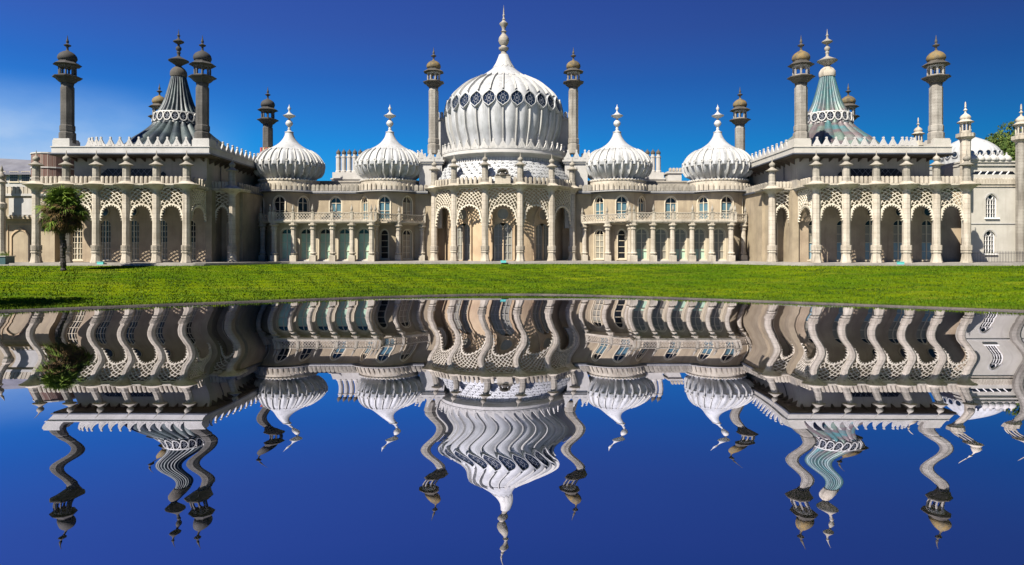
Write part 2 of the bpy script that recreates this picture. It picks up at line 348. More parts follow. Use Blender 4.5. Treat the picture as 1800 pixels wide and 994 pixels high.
# --- window: frame with mullion, panes behind
def window(x, d, a, zb, zs, zt, rz=0.0, kind='point', pane='green blind glass', fan='dark glass', frame='frame paint', bars=2, mull=1, surround=0.14, tag_=None, two=None):
    key = ('window', round(a, 2), round(zb, 2), round(zs, 2), round(zt, 2), kind, bars, mull, surround)
    def fr(mb):
        A = [(-a, zb)] + arch(a, zs, zt, 8, kind) + [(a, zb)]
        s_ = (a-0.10)/a
        B = [(-a+.1, zb+.1)] + [(px_*s_, zs+(pz-zs)*(1-.1/(zt-zs))) for px_, pz in arch(a, zs, zt, 8, kind)] + [(a-.1, zb+.1)]
        mb.band(A, B, -0.05, 0.12)
        mb.box(-a, a, -0.05, 0.12, zb-0.001, zb+.1)
        if surround:
            C = [(-a-surround, zb)] + [(px_*(a+surround)/a, zs+(pz-zs)*((zt-zs+surround)/(zt-zs))) for px_, pz in arch(a, zs, zt, 8, kind)] + [(a+surround, zb)]
            C2 = [(-a-.01, zb)] + [(px_*(a+.01)/a, pz+.01) for px_, pz in arch(a, zs, zt, 8, kind)] + [(a+.01, zb)]
            mb.band(C, C2, -0.28, -0.16)
            mb.box(-a-surround-.08, a+surround+.08, -.34, .1, zb-.16, zb-.003)
    def gb(mb):
        H = zs-zb
        if mull >= 1:
            for i in range(1, mull+1):
                x_ = -a + 2*a*i/(mull+1); w = .055 if (mull % 2 and i == (mull+1)//2) else .025
                ztop = zs + (zt-zs)*sqrt(max(0, 1-(x_/a)**2))*0.93
                mb.box(x_-w, x_+w, -0.04, .08, zb+.1, ztop)
        for i in range(1, bars+1):
            zz = zb + H*i/bars; mb.box(-a+.1, a-.1, -0.03, .075, zz-.035, zz+.035)
    f = P('window', cm(key, frame, fr), x, d, 0, rz)
    P('glazing_bars', cm(('bars',)+key, frame, gb), 0, 0, 0, 0, f)
    if two:                                   # upper sash another glass
        zm = zb+(zs-zb)*two[1]
        P('pane', cm(('pane_a',)+key+(two[1],), two[0], lambda mb: mb.box(-a+.08, a-.08, .085, .11, zb+.09, zm)), 0, 0, 0, 0, f)
        P('pane', cm(('pane_b',)+key+(two[1],), pane, lambda mb: mb.box(-a+.08, a-.08, .085, .11, zm+.002, zs)), 0, 0, 0, 0, f)
    else:
        P('pane', cm(('pane',)+key, pane, lambda mb: mb.box(-a+.08, a-.08, .085, .11, zb+.09, zs)), 0, 0, 0, 0, f)
    P('fanlight', cm(('fan',)+key, fan, lambda mb: mb.ext([(px_*.96, zs+.003+(pz-zs)*.96) for px_, pz in arch(a, zs, zt, 8, kind)], .085, .11)), 0, 0, 0, 0, f)
    return f

# --- columns
R8 = pi/8
def oct_(mb, prof, n=8): mb.lathe(prof, n, rot=R8)
def column(x, d, H, rz=0.0, pier=None, sc=1.0, mat='bath stone', cap=True):
    """tall octagonal arcade column, H = height to the underside of its capital dish"""
    def sh(mb): oct_(mb, [(.50*sc, 1.55), (.50*sc, 2.0), (.475*sc, H-.75), (.45*sc, H-.2)])
    c = P('column', cm(('column', H, sc), mat, sh, None), x, d, 0, rz)
    def ba(mb):
        oct_(mb, [(.72*sc, 0), (.72*sc, .18), (.66*sc, .2), (.62*sc, .45), (.545*sc, .95), (.54*sc, 1.2), (.64*sc, 1.28), (.64*sc, 1.42), (.56*sc, 1.45), (.56*sc, 1.552)])
    P('base', cm(('base', sc), 'carved stone', ba), 0, 0, 0, 0, c)
    def fl(mb):
        oct_(mb, [(.60*sc, 1.56), (.60*sc, 2.12)])
        for k in range(8):
            a = 2*pi*k/8
            for j in (-1, 0, 1):
                px_, py_ = cos(a)*.56*sc - sin(a)*j*.15*sc, sin(a)*.56*sc + cos(a)*j*.15*sc
                b0 = len(mb.v); mb.box(-.035*sc, .035*sc, -.035*sc, .035*sc, 1.58, 2.22)
                for i in range(b0, len(mb.v)):
                    vx, vy, vz = mb.v[i]; ca, sa = cos(a), sin(a)
                    mb.v[i] = (px_*1.02+vx*ca-vy*sa, py_*1.02+vx*sa+vy*ca, vz)
        oct_(mb, [(.62*sc, 2.12), (.62*sc, 2.22)])
    P('fluted_band', cm(('fluted', sc), mat, fl), 0, 0, 0, 0, c)
    def ca_(mb):
        mb.lathe([(.53*sc, H-.28), (.55*sc, H-.1), (.66*sc, H+.02), (.9*sc, H+.2), (1.2*sc, H+.42), (1.5*sc, H+.52), (1.54*sc, H+.60), (1.42*sc, H+.66), (.95*sc, H+.76), (.78*sc, H+.92), (.6*sc, H+1.0)], 24)
    if cap: P('capital', cm(('capital', H, sc), 'carved stone', ca_, 40), 0, 0, 0, 0, c)
    if pier:
        z0 = H+.9; z1 = z0+pier
        def pi_(mb):
            oct_(mb, [(.62*sc, z0), (.62*sc, z0+.2), (.54*sc, z0+.26), (.54*sc, z0+.62), (.50*sc, z0+.66), (.46*sc, z0+.7), (.46*sc, z1-.1), (.50*sc, z1)])
        P('pinnacle_pier', cm(('pier', H, pier, sc), 'pier stone', pi_), 0, 0, 0, 0, c)
        def cp(mb):
            mb.lathe([(.55*sc, z1-.02), (.84*sc, z1+.03), (.86*sc, z1+.09), (.62*sc, z1+.2), (.40*sc, z1+.36), (.24*sc, z1+.5), (.22*sc, z1+.56), (.36*sc, z1+.68), (.42*sc, z1+.86), (.36*sc, z1+1.04), (.2*sc, z1+1.17), (.07*sc, z1+1.32), (.045*sc, z1+1.75), (.01, z1+1.95)], 16)
        P('finial', cm(('finial', H, pier, sc), 'weathered stone' if sc > 2 else 'pier stone', cp, 50), 0, 0, 0, 0, c)
    return c

# --- pierced lattice screen with a cusped arch
def screen(x, d, w, zl, zt, za, rz=0.0, mat='lattice stone', ncusp=15, step=0.42):
    """w clear width; zl = foot of the legs, zt = top, za = arch crown"""
    def fn(mb):
        h = w/2; zs = zl + (za-zl)*0.42; T = .10
        def half(z):                       # opening half width at height z
            if z >= za: return 0
            if z <= zs:
                k = (z-zl)/(zs-zl); return h*(1-.02) - k*k*(h*.13)
            k = (z-zs)/(za-zs); a = h*.85
            return a*(1-k**2.3)**0.62
        ctr = (za+zs)/2
        pts = []
        M = 40
        for i in range(M+1):
            z = zl + (za-zl)*(i/M)**0.8; pts.append((half(z), z))
        L = [(-a, z) for a, z in pts]; Rr = [(a, z) for a, z in pts[::-1]]
        O = L + Rr[1:]
        # resample by length, add cusps
        acc = [0]
        for p0, p1 in zip(O[:-1], O[1:]): acc.append(acc[-1]+math.hypot(p1[0]-p0[0], p1[1]-p0[1]))
        tot = acc[-1]; K = ncusp*2*6
        def at(s):
            for i in range(len(acc)-1):
                if acc[i+1] >= s: 
                    f = (s-acc[i])/max(1e-9, acc[i+1]-acc[i]); return (O[i][0]+(O[i+1][0]-O[i][0])*f, O[i][1]+(O[i+1][1]-O[i][1])*f)
            return O[-1]
        A = []; B = []
        for i in range(K+1):
            s = tot*i/K; p0 = at(s); pa = at(max(0, s-.15)); pb = at(min(tot, s+.15))
            tx, tz = pb[0]-pa[0], pb[1]-pa[1]; l_ = math.hypot(tx, tz) or 1; nx, nz_ = tz/l_, -tx/l_     # inward
            k = abs(sin(pi*i/12)); cus = .22*(1-k)**1.2
            A.append((p0[0]-nx*.13, p0[1]-nz_*.13)); B.append((p0[0]+nx*(.02+cus), p0[1]+nz_*(.02+cus)))
        A = [(max(-h, min(h, a_)), b_) for a_, b_ in A]
        mb.band(A, B, -T-.03, T)
        mb.box(-h, h, -T-.02, T-.02, zt-.12, zt)
        for sgn in (-1, 1): mb.box(min(sgn*(h-.07), sgn*h), max(sgn*(h-.07), sgn*h), -T+.01, T-.03, zl+.3, zt-.12)
        def ok(px_, pz):
            return -h < px_ < h and zl+.2 < pz < zt-.05 and abs(px_) > half(pz)+.05 if pz < za+.12 else (-h < px_ < h and pz < zt-.05)
        for sgn in (-1, 1):
            cx_, cz = sgn*(h*1.25), zl + (za-zl)*.35
            rmax = math.hypot(h*2.3, zt-zl); r = .5
            while r < rmax:
                n_ = max(6, int(r*1.6/.28)); prev = None
                for i in range(n_+1):
                    th = -0.25 + (pi/2+.35)*i/n_
                    p_ = (cx_ - sgn*r*cos(th), cz + r*sin(th))
                    g = ok(*p_)
                    if prev is not None and (g or prev[1]) and (g and prev[1]): mb.bar2(prev[0], p_, .085, -T+.02+.04*(sgn > 0), T-.04+.02*(sgn > 0))
                    prev = (p_, g)
                r += step
    return P('lattice_screen', cm(('screen', round(w, 2), round(zl, 2), round(zt, 2), round(za, 2), ncusp), mat, fn), x, d, 0, rz)

# --- rounded battlement stone
def battle(x, d, z, rz=0.0, w=.44, h=.82, mat='carved stone'):
    def fn(mb):
        A = arch(w/2, h-w*.42, h, 4, 'round')
        mb.ext([(-w/2, 0)] + A + [(w/2, 0)], -.13, .13)
        mb.ext([(-w*.24, .1)] + arch(w*.24, h-w*.72, h-w*.4, 3, 'round') + [(w*.24, .1)], -.17, -.131)
    return P('battlement', cm(('battlement', w, h), mat, fn), x, d, z, rz)
def battle_row(x0, d0, x1, d1, z, n, w=.44, h=.82, mat='carved stone'):
    rz = atan2(d1-d0, x1-x0)
    for i in range(n):
        k = (i+.5)/n; battle(x0+(x1-x0)*k, d0+(d1-d0)*k, z, rz, w, h, mat)
def pointed(x, d, z, rz=0.0, w=1.15, h=1.25, mat='white render', par=None):
    def fn(mb):
        mb.ext([(-w/2, 0), (-w/2, .22*h), (-w*.36, .30*h), (-w*.07, .80*h), (-w*.12, .88*h), (-w*.08, .98*h), (0, h), (w*.08, .98*h), (w*.12, .88*h), (w*.07, .80*h), (w*.36, .30*h), (w/2, .22*h), (w/2, 0)], -.10, .10)
        mb.ext([(-w*.18, .12*h), (0, .58*h), (w*.18, .12*h)], -.14, -.101)
    return P('pointed_merlon', cm(('pointed_merlon', w, h), mat, fn), x, d, z, rz)

# ================= rotunda =================
RC = 109.7; RR = 12.0; HA = 10.35
angs = [radians(24.4*k+12.2) for k in range(-4, 4)]
for i, a in enumerate(angs):
    column(RR*sin(a), RC-RR*cos(a), HA, a, pier=2.5, sc=1.0)
for a0, a1 in zip(angs[:-1], angs[1:]):
    am = (a0+a1)/2; ch = 2*RR*sin((a1-a0)/2) ; rm = RR*cos((a1-a0)/2)
    screen(rm*sin(am), RC-rm*cos(am), round(ch-.86, 2), 5.2, 10.66, 8.15, am)
def ring(name, prof, mat, a0=-100, a1=100, n=56, z=0, smooth=30, r0=RC, **k):
    mb = MB(); mb.lathe(prof, n, a0=radians(a0)-pi/2, a1=radians(a1)-pi/2); return P(name, mb.mesh(name, mat, smooth), 0, r0, z, **k)
ring('cornice', [(11.7, 10.66), (12.15, 10.70), (12.45, 10.86), (12.75, 11.0), (12.75, 11.1), (12.2, 11.14), (11.5, 11.16)], 'carved stone')
ring('arcade_ceiling', [(12.1, 10.64), (9.3, 10.63)], 'stucco')
for j, (a0, a1) in enumerate(zip(angs[:-1], angs[1:])):
    for k in range(6):
        if j == 3 and 0 < k < 5: continue
        a = a0 + (a1-a0)*(k+1.1)/7.2; battle(12.0*sin(a), RC-12.0*cos(a), 11.14, a, .42, 1.0)
# carved crest on the parapet above the middle bay
def crest(mb):
    mb.box(-1.12, 1.12, -.3, .15, 0, .95); mb.box(-1.2, 1.2, -.35, .2, .95, 1.06)
cr = P('crest_plinth', cm('crest', 'carved stone', crest), 0, 97.9, 11.12)
def crest2(mb):
    rr = random.Random(3)
    for i in range(9):
        a = pi*i/8; mb.lathe([(.02, -.2), (.2, -.12), (.22, .05), (.12, .2), (.02, .24)], 7, .62*cos(a), -.05, 0)
        for vi in range(len(mb.v)-35, len(mb.v)): 
            x_, y_, z_ = mb.v[vi]; mb.v[vi] = (x_, y_, z_+1.65+.32*sin(a))
    mb.lathe([(.5, 1.06), (.6, 1.15), (.42, 1.4), (.28, 1.6), (.5, 1.8), (.55, 1.95), (.3, 2.1), (.05, 2.2)], 12)
    for s_ in (-1, 1): mb.lathe([(.1, 1.06), (.3, 1.15), (.28, 1.3), (.1, 1.42)], 8, s_*.75, 0)
P('crest', cm('crest_urn', 'weathered stone', crest2, 50), 0, 97.85, 11.12)
# inner wall with french windows
mb = MB(); RI = 9.6
fm = lambda u, y, z: ((RI-y)*sin(u/RI), -(RI-y)*cos(u/RI), z)
wins = [0.0, -38.5, 38.5]
wall(mb, fm, -RI*radians(97), RI*radians(97), 0, 5.62, [(RI*radians(w), 1.42, .12, 4.55, 5.6, 'round') for w in wins], .35, .7)
wall(mb, fm, -RI*radians(97), RI*radians(97), 5.62, 10.64, [], .35, .7)
P('inner_wall', mb.mesh('inner_wall', 'ochre stucco', 30), 0, RC)
for w in wins:
    a = radians(w)
    for s_ in (-1, 1):
        r_ = RI-.25; ox = s_*.70
        window(r_*sin(a)+ox*cos(a), RC-r_*cos(a)+ox*sin(a), .64, .15, 4.7, 5.55, a, 'round', pane='grey blind glass', fan='grey blind glass', frame='grey frame', bars=4, mull=1, surround=0)
    def ocu(mb):
        A = [(1.0*cos(t_), 6.9+1.0*sin(t_)) for t_ in np.linspace(0, 2*pi, 25)[:-1]]; B = [(.78*cos(t_), 6.9+.78*sin(t_)) for t_ in np.linspace(0, 2*pi, 25)[:-1]]
        mb.band(A, B, -.12, .25, True); mb.box(-.1, .1, -.05, .3, .1, 5.2)
        O = [(-1.75, .1)] + arch(1.75, 6.2, 8.4, 10, 'ogee') + [(1.75, .1)]; I = [(-1.55, .1)] + [(x_*1.55/1.75, z_-.2) for x_, z_ in arch(1.75, 6.2, 8.4, 10, 'ogee')] + [(1.55, .1)]
        mb.band(O, I, -.16, .2)
    f = P('arch_moulding', cm('arch_moulding', 'ochre stucco', ocu), RI*sin(a), RC-RI*cos(a), 0, a)
    P('oculus_pane', cm('oculus_pane', 'grey blind glass', lambda mb: mb.ext([(.8*cos(t_), 6.9+.8*sin(t_)) for t_ in np.linspace(0, 2*pi, 25)[:-1]], -.04, -.02)), 0, 0, 0, 0, f)
# scaled skirt roof
sk = [(11.4, 11.2), (11.2, 11.9), (10.75, 12.7), (10.15, 13.5), (9.55, 14.15), (9.3, 14.5)]
ring('skirt_roof', sk, 'dome white', -110, 110)
for row in range(6):
    z = 11.75+row*.52; r = np.interp(z, [s_[1] for s_ in sk], [s_[0] for s_ in sk])+.12; n_ = 34
    w = 2*pi*r/52
    tilt = -.42-.1*row/5
    def fn(mb, w=w, tilt=tilt):
        O = [(w*.52*sin(t_), -.62*cos(t_)) for t_ in np.linspace(-pi/2, pi/2, 8)]
        for (sc_, y0, y1) in ((1, -.12, .0), (.62, -.18, -.121)):
            b0 = len(mb.v); mb.ext([(x_*sc_, z_*sc_) for x_, z_ in O], y0, y1)
        for i in range(len(mb.v)):
            x_, y_, z_ = mb.v[i]; mb.v[i] = (x_, y_*cos(tilt)-z_*sin(tilt), y_*sin(tilt)+z_*cos(tilt)+.3)
    me = cm(('roof_scale', row), 'dome white', fn)
    for k in range(-13, 14):
        a = 2*pi*(k+.5*(row % 2))/52
        if abs(a) > radians(95): continue
        P('roof_scale', me, r*sin(a), RC-r*cos(a), z, a)
# drum
def drum(mb): mb.lathe([(9.25, 14.3), (9.25, 15.35), (9.45, 15.4), (9.6, 15.6), (10.1, 15.75), (10.25, 15.9), (10.25, 16.05), (9.95, 16.1), (9.95, 16.5), (9.75, 16.55), (8.3, 16.56)], 96)
P('drum', cm('drum', 'white render', drum, 30), 0, RC)
def flute(mb):
    for k in range(-34, 35):
        a = k*radians(2.7); 
        b0 = len(mb.v); mb.box(-.1, .1, -.14, .02, 14.4, 15.36)
        for i in range(b0, len(mb.v)):
            x_, y_, z_ = mb.v[i]; mb.v[i] = (x_*cos(a)-(y_-9.25)*sin(a), x_*sin(a)+(y_-9.25)*cos(a), z_)
P('drum_flutes', cm('drum_flutes', 'rib white', flute), 0, RC, 0, kind='stuff')
for k in range(-12, 13):
    a = k*2*pi/44; pointed(9.9*sin(a), RC-9.9*cos(a), 16.5, a, 1.36, 1.5)
# great dome
GD = [(8.0, 16.5), (8.3, 18.36), (8.9, 20.3), (9.12, 22.5), (8.97, 24.2), (8.3, 25.8), (7.3, 26.9), (5.9, 28.0), (4.3, 28.8), (2.9, 29.7), (1.52, 30.8), (.91, 31.9), (.5, 33.0)]
def spline(prof, k=5):
    P_ = [np.array(p_, float) for p_ in prof]; o_ = []
    for i in range(len(P_)-1):
        p0 = P_[max(0, i-1)]; p1 = P_[i]; p2 = P_[i+1]; p3 = P_[min(len(P_)-1, i+2)]
        for j in range(k):
            t_ = j/k; o_.append(tuple(.5*((2*p1)+(-p0+p2)*t_+(2*p0-5*p1+4*p2-p3)*t_*t_+(-p0+3*p1-3*p2+p3)*t_**3)))
    o_.append(tuple(P_[-1])); return o_
GS = spline(GD, 5); NR = 28
def gore(amp): 
    def f(r, z, a): return r*(1 + amp(z)*(abs(sin((a+pi/2)*NR/2))**0.8 - .5))
    return f
P('dome', cm('great_dome', 'dome white', lambda mb: mb.lathe(GS, NR*8, mod=gore(lambda z: .042 if z < 29 else .014)), 50), 0, RC, 0)
dome = bpy.data.objects['dome']
def rz_(z, prof): return float(np.interp(z, [p_[1] for p_ in prof], [p_[0] for p_ in prof]))
def ribmesh(prof, z0, z1, hw, hh, n=14):
    def fn(mb):
        L = []; 
        for i in range(n+1):
            z = z0+(z1-z0)*i/n; r = rz_(z, prof); dr = (rz_(z+.1, prof)-rz_(z-.1, prof))/.2
            nn = sqrt(1+dr*dr); L.append((r, z, 1/nn, -dr/nn))
        vs = []; 
        for r, z, nr, nz_ in L:
            vs += [(-hw, -(r-.15*nr), z-.15*nz_), (-hw*.7, -(r+hh*nr), z+hh*nz_), (hw*.7, -(r+hh*nr), z+hh*nz_), (hw, -(r-.15*nr), z-.15*nz_)]
        fs = []
        for i in range(n):
            for j in range(3): fs.append((i*4+j, i*4+j+1, i*4+5+j, i*4+4+j))
        mb.add(vs, fs)
    return fn
WZ = 24.05
wr = rz_(WZ, GS); wdr = (rz_(WZ+.8, GS)-rz_(WZ-.8, GS))/1.6; wt = -math.atan(wdr)       # tilt of the window ring
def tiltv(mb, ang, r, zc, b0=0):
    for i in range(b0, len(mb.v)):
        x_, y_, z_ = mb.v[i]; mb.v[i] = (x_, y_*cos(-ang)-z_*sin(-ang)-r, y_*sin(-ang)+z_*cos(-ang)+zc)
hexo = [(x_*1.10, z_*.90) for x_, z_ in [(0, 1.36), (.34, 1.12), (.64, .84), (.84, .45), (.90, 0), (.82, -.5), (.6, -.84), (.32, -1.08), (0, -1.4), (-.32, -1.08), (-.6, -.84), (-.82, -.5), (-.90, 0), (-.84, .45), (-.62, .78), (-.34, 1.05)]]
for k in range(NR):
    a = 2*pi*k/NR
    P('dome_rib', cm('dome_rib_low', 'rib white', ribmesh(GS, 17.0, 22.6, .10, .30)), 0, 0, 0, a, dome)
    P('dome_rib', cm('dome_rib_high', 'rib white', ribmesh(GS, 25.5, 28.9, .10, .30)), 0, 0, 0, a, dome)
    def wf(mb):
        mb.band([(x_*1.03, z_*1.03) for x_, z_ in hexo], [(x_*.93, z_*.94) for x_, z_ in hexo], -.34, .25, True)
        tiltv(mb, wt, wr+.07, WZ)
    P('dome_window', cm('dome_window', 'dome white', wf), 0, 0, 0, a, dome)
    def wp(mb): mb.ext([(x_*.95, z_*.96) for x_, z_ in hexo], .0-.13, -.10); tiltv(mb, wt, wr+.07, WZ)
    P('dome_window_glass', cm('dome_window_glass', 'oculus glass', wp), 0, 0, 0, a, dome)
    def wtr(mb):
        c_ = [(.30*cos(t_), .5*sin(t_)) for t_ in np.linspace(0, 2*pi, 13)[:-1]]; c2 = [(.37*cos(t_), .58*sin(t_)) for t_ in np.linspace(0, 2*pi, 13)[:-1]]
        mb.band(c2, c_, -.19, -.131, True)
        for t_ in range(8): mb.bar2((.37*cos(t_*pi/4+.39), .58*sin(t_*pi/4+.39)), (.66*cos(t_*pi/4+.39), .95*sin(t_*pi/4+.39)), .045, -.185, -.131)
        mb.ext([(.1*cos(t_), .22*sin(t_)) for t_ in np.linspace(0, 2*pi, 9)[:-1]], -.19, -.131)
        tiltv(mb, wt, wr+.07, WZ)
    P('dome_window_tracery', cm('dome_window_tracery', 'dark tracery', wtr), 0, 0, 0, a, dome)
def capf(zb, off, n=NR, jag=.35, prof=GS, top=33.0):
    def fn(mb):
        zz = [zb] + list(np.linspace(zb+.5, top-.05, 18)); m = n*8; vs = []
        for i, z in enumerate(zz):
            for j in range(m):
                a = 2*pi*j/m; k = abs(sin((a+pi/2)*n/2)); z_ = z - (jag*k if i == 0 else 0)
                r = rz_(z_, prof)*1.006+off; vs.append((r*cos(a), r*sin(a), z_))
        fs = [(i*m+j, i*m+(j+1) % m, (i+1)*m+(j+1) % m, (i+1)*m+j) for i in range(len(zz)-1) for j in range(m)]
        mb.add(vs, fs)
    return fn
P('dome_cap', cm('dome_cap', 'dome white', capf(29.0, .17), 40), 0, 0, 0, 0, dome)
P('dome_collar', cm('dome_collar', 'rib white', capf(31.1, .24, 14, .4), 40), 0, 0, 0, 0, dome)
P('dome_finial', cm('dome_finial', 'pier stone', lambda mb: mb.lathe([(.5, 32.9), (.62, 33.0), (.45, 33.2), (.4, 33.5), (.7, 33.75), (.82, 33.95), (.8, 34.1), (.5, 34.25), (.42, 34.4), (.72, 34.75), (.86, 35.2), (.78, 35.7), (.5, 36.1), (.3, 36.35), (.34, 36.6), (.5, 36.7), (.28, 36.85), (.26, 37.1), (.42, 37.5), (.68, 37.85), (.7, 38.0), (.35, 38.3), (.2, 38.5), (.3, 38.65), (.15, 38.8), (.11, 39.1), (.2, 39.3), (.1, 39.5), (.1, 39.9), (.06, 40.3), (.01, 41.0)], 20), 50), 0, 0, 0, 0, dome)
# square towers and screen walls beside the great dome
for s_ in (-1, 1):
    x_ = s_*11.2; d_ = 106.6
    def tw(mb):
        mb.box(-1.75, 1.75, -1.75, 1.75, 5, 14.9); mb.box(-2.0, 2.0, -2.0, 2.0, 14.9, 15.15); mb.box(-2.15, 2.15, -2.15, 2.15, 15.15, 15.4)
        mb.box(-1.0, 1.0, -.9, .9, 15.4, 16.0)
    P('corner_tower', cm('corner_tower', 'white render', tw), x_, d_)
    for k in (-1, 0, 1):
        pointed(x_+k*1.3, d_-2.0, 15.4, 0, 1.24, 1.6); pointed(x_+k*1.3, d_+2.0, 15.4, 0, 1.24, 1.6)
        pointed(x_+s_*2.0, d_+k*1.3, 15.4, s_*pi/2, 1.24, 1.6)
    def sw(mb): mb.box(-1.2, 1.2, 0, 6, 12, 22.4); mb.box(-1.4, 1.4, -.2, 6.2, 22.4, 22.75)
    P('side_wall', cm('side_wall', 'white render', sw), s_*9.6, 109.2)
    for k in range(4): battle(s_*(8.7+.6*k), 109.2, 22.75, 0, .46, .95, 'rib white')

# ================= minarets =================
def minaret(x, d, ztop, shaft, stonem='minaret stone', dark='weathered stone', domem='lichen stone'):
    z = ztop                                 # z of the underside of the balcony dish
    zb = z-shaft
    m_ = P('minaret', cm(('minaret_shaft', shaft), stonem, lambda mb: oct_(mb, [(.80, -shaft+1.75), (.80, -.35), (.72, -.25), (.70, 0)])), x, d, z)
    P('minaret_base', cm(('minaret_base', shaft), stonem, lambda mb: oct_(mb, [(.98, -shaft-.6), (.98, -shaft+.75), (.86, -shaft+.85), (.84, -shaft+1.0), (.90, -shaft+1.05), (.90, -shaft+1.65), (.82, -shaft+1.76)])), 0, 0, 0, 0, m_)
    P('balcony', cm('minaret_balcony', dark, lambda mb: oct_(mb, [(.70, -.1), (.78, .08), (.74, .2), (1.02, .38), (1.35, .72), (1.70, .9), (1.72, 1.0), (1.5, 1.06), (1.1, 1.1)])), 0, 0, 0, 0, m_)
    def lan(mb):
        oct_(mb, [(1.08, 1.05), (1.08, 1.25), (1.0, 1.28)])
        for k in range(8):
            a = 2*pi*k/8+R8; b0 = len(mb.v); mb.lathe([(.13, 1.25), (.13, 2.0), (.10, 2.05), (.18, 2.3)], 6, .93*cos(a), .93*sin(a))
        for k in range(8):            # arched heads between posts
            a = 2*pi*k/8; b0 = len(mb.v)
            A = arch(.28, 1.95, 2.28, 3, 'round'); mb.band(A, [(x__*1.35, 2.42) for x__, z__ in A], -.06, .06)
            for i in range(b0, len(mb.v)):
                x__, y__, z__ = mb.v[i]; y__ -= .86; mb.v[i] = (x__*cos(a+pi/2)-y__*sin(a+pi/2), x__*sin(a+pi/2)+y__*cos(a+pi/2), z__)
        oct_(mb, [(1.0, 2.3), (1.1, 2.5), (1.0, 2.52)])
    P('lantern', cm('minaret_lantern', stonem, lan), 0, 0, 0, 0, m_)
    P('lantern_eave', cm('lantern_eave', dark, lambda mb: oct_(mb, [(1.0, 2.45), (1.60, 2.50), (1.66, 2.56), (1.2, 2.86), (1.0, 2.95), (1.0, 3.08)])), 0, 0, 0, 0, m_)
    P('minaret_dome', cm('minaret_dome', domem, lambda mb: mb.lathe([(.86, 3.05), (1.04, 3.22), (1.1, 3.45), (1.02, 3.78), (.82, 4.05), (.5, 4.28), (.22, 4.4), (.12, 4.55)], 32, mod=lambda r, z_, a: r*(1+.035*abs(sin(a*8)))), 50), 0, 0, 0, 0, m_)
    P('finial', cm('minaret_finial', dark, lambda mb: mb.lathe([(.14, 4.4), (.13, 4.85), (.2, 4.95), (.42, 5.08), (.44, 5.16), (.2, 5.28), (.1, 5.42), (.19, 5.55), (.14, 5.75), (.07, 6.0), (.02, 6.45)], 12), 50), 0, 0, 0, 0, m_)
    return m_
for s_ in (-1, 1):
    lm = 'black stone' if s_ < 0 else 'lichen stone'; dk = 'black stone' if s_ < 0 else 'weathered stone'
    minaret(s_*47.55-s_*8.75, 88.5, 23.0, 7.0, 'minaret stone' if s_ > 0 else 'dark minaret stone', dk, lm)
    minaret(s_*47.55+s_*8.75, 88.5, 23.0, 7.0, 'minaret stone' if s_ > 0 else 'dark minaret stone', dk, lm)
    minaret(s_*47.55-s_*8.75, 112.2, 22.0, 9.5, 'minaret stone' if s_ > 0 else 'dark minaret stone', dk, lm)
    minaret(s_*47.55+s_*8.75, 111.6, 22.4, 9.5, 'minaret stone', 'weathered stone', 'lichen stone')
    minaret(s_*10.95, 107.0, 26.9, 9.6, 'minaret stone', 'weathered stone', 'lichen stone')

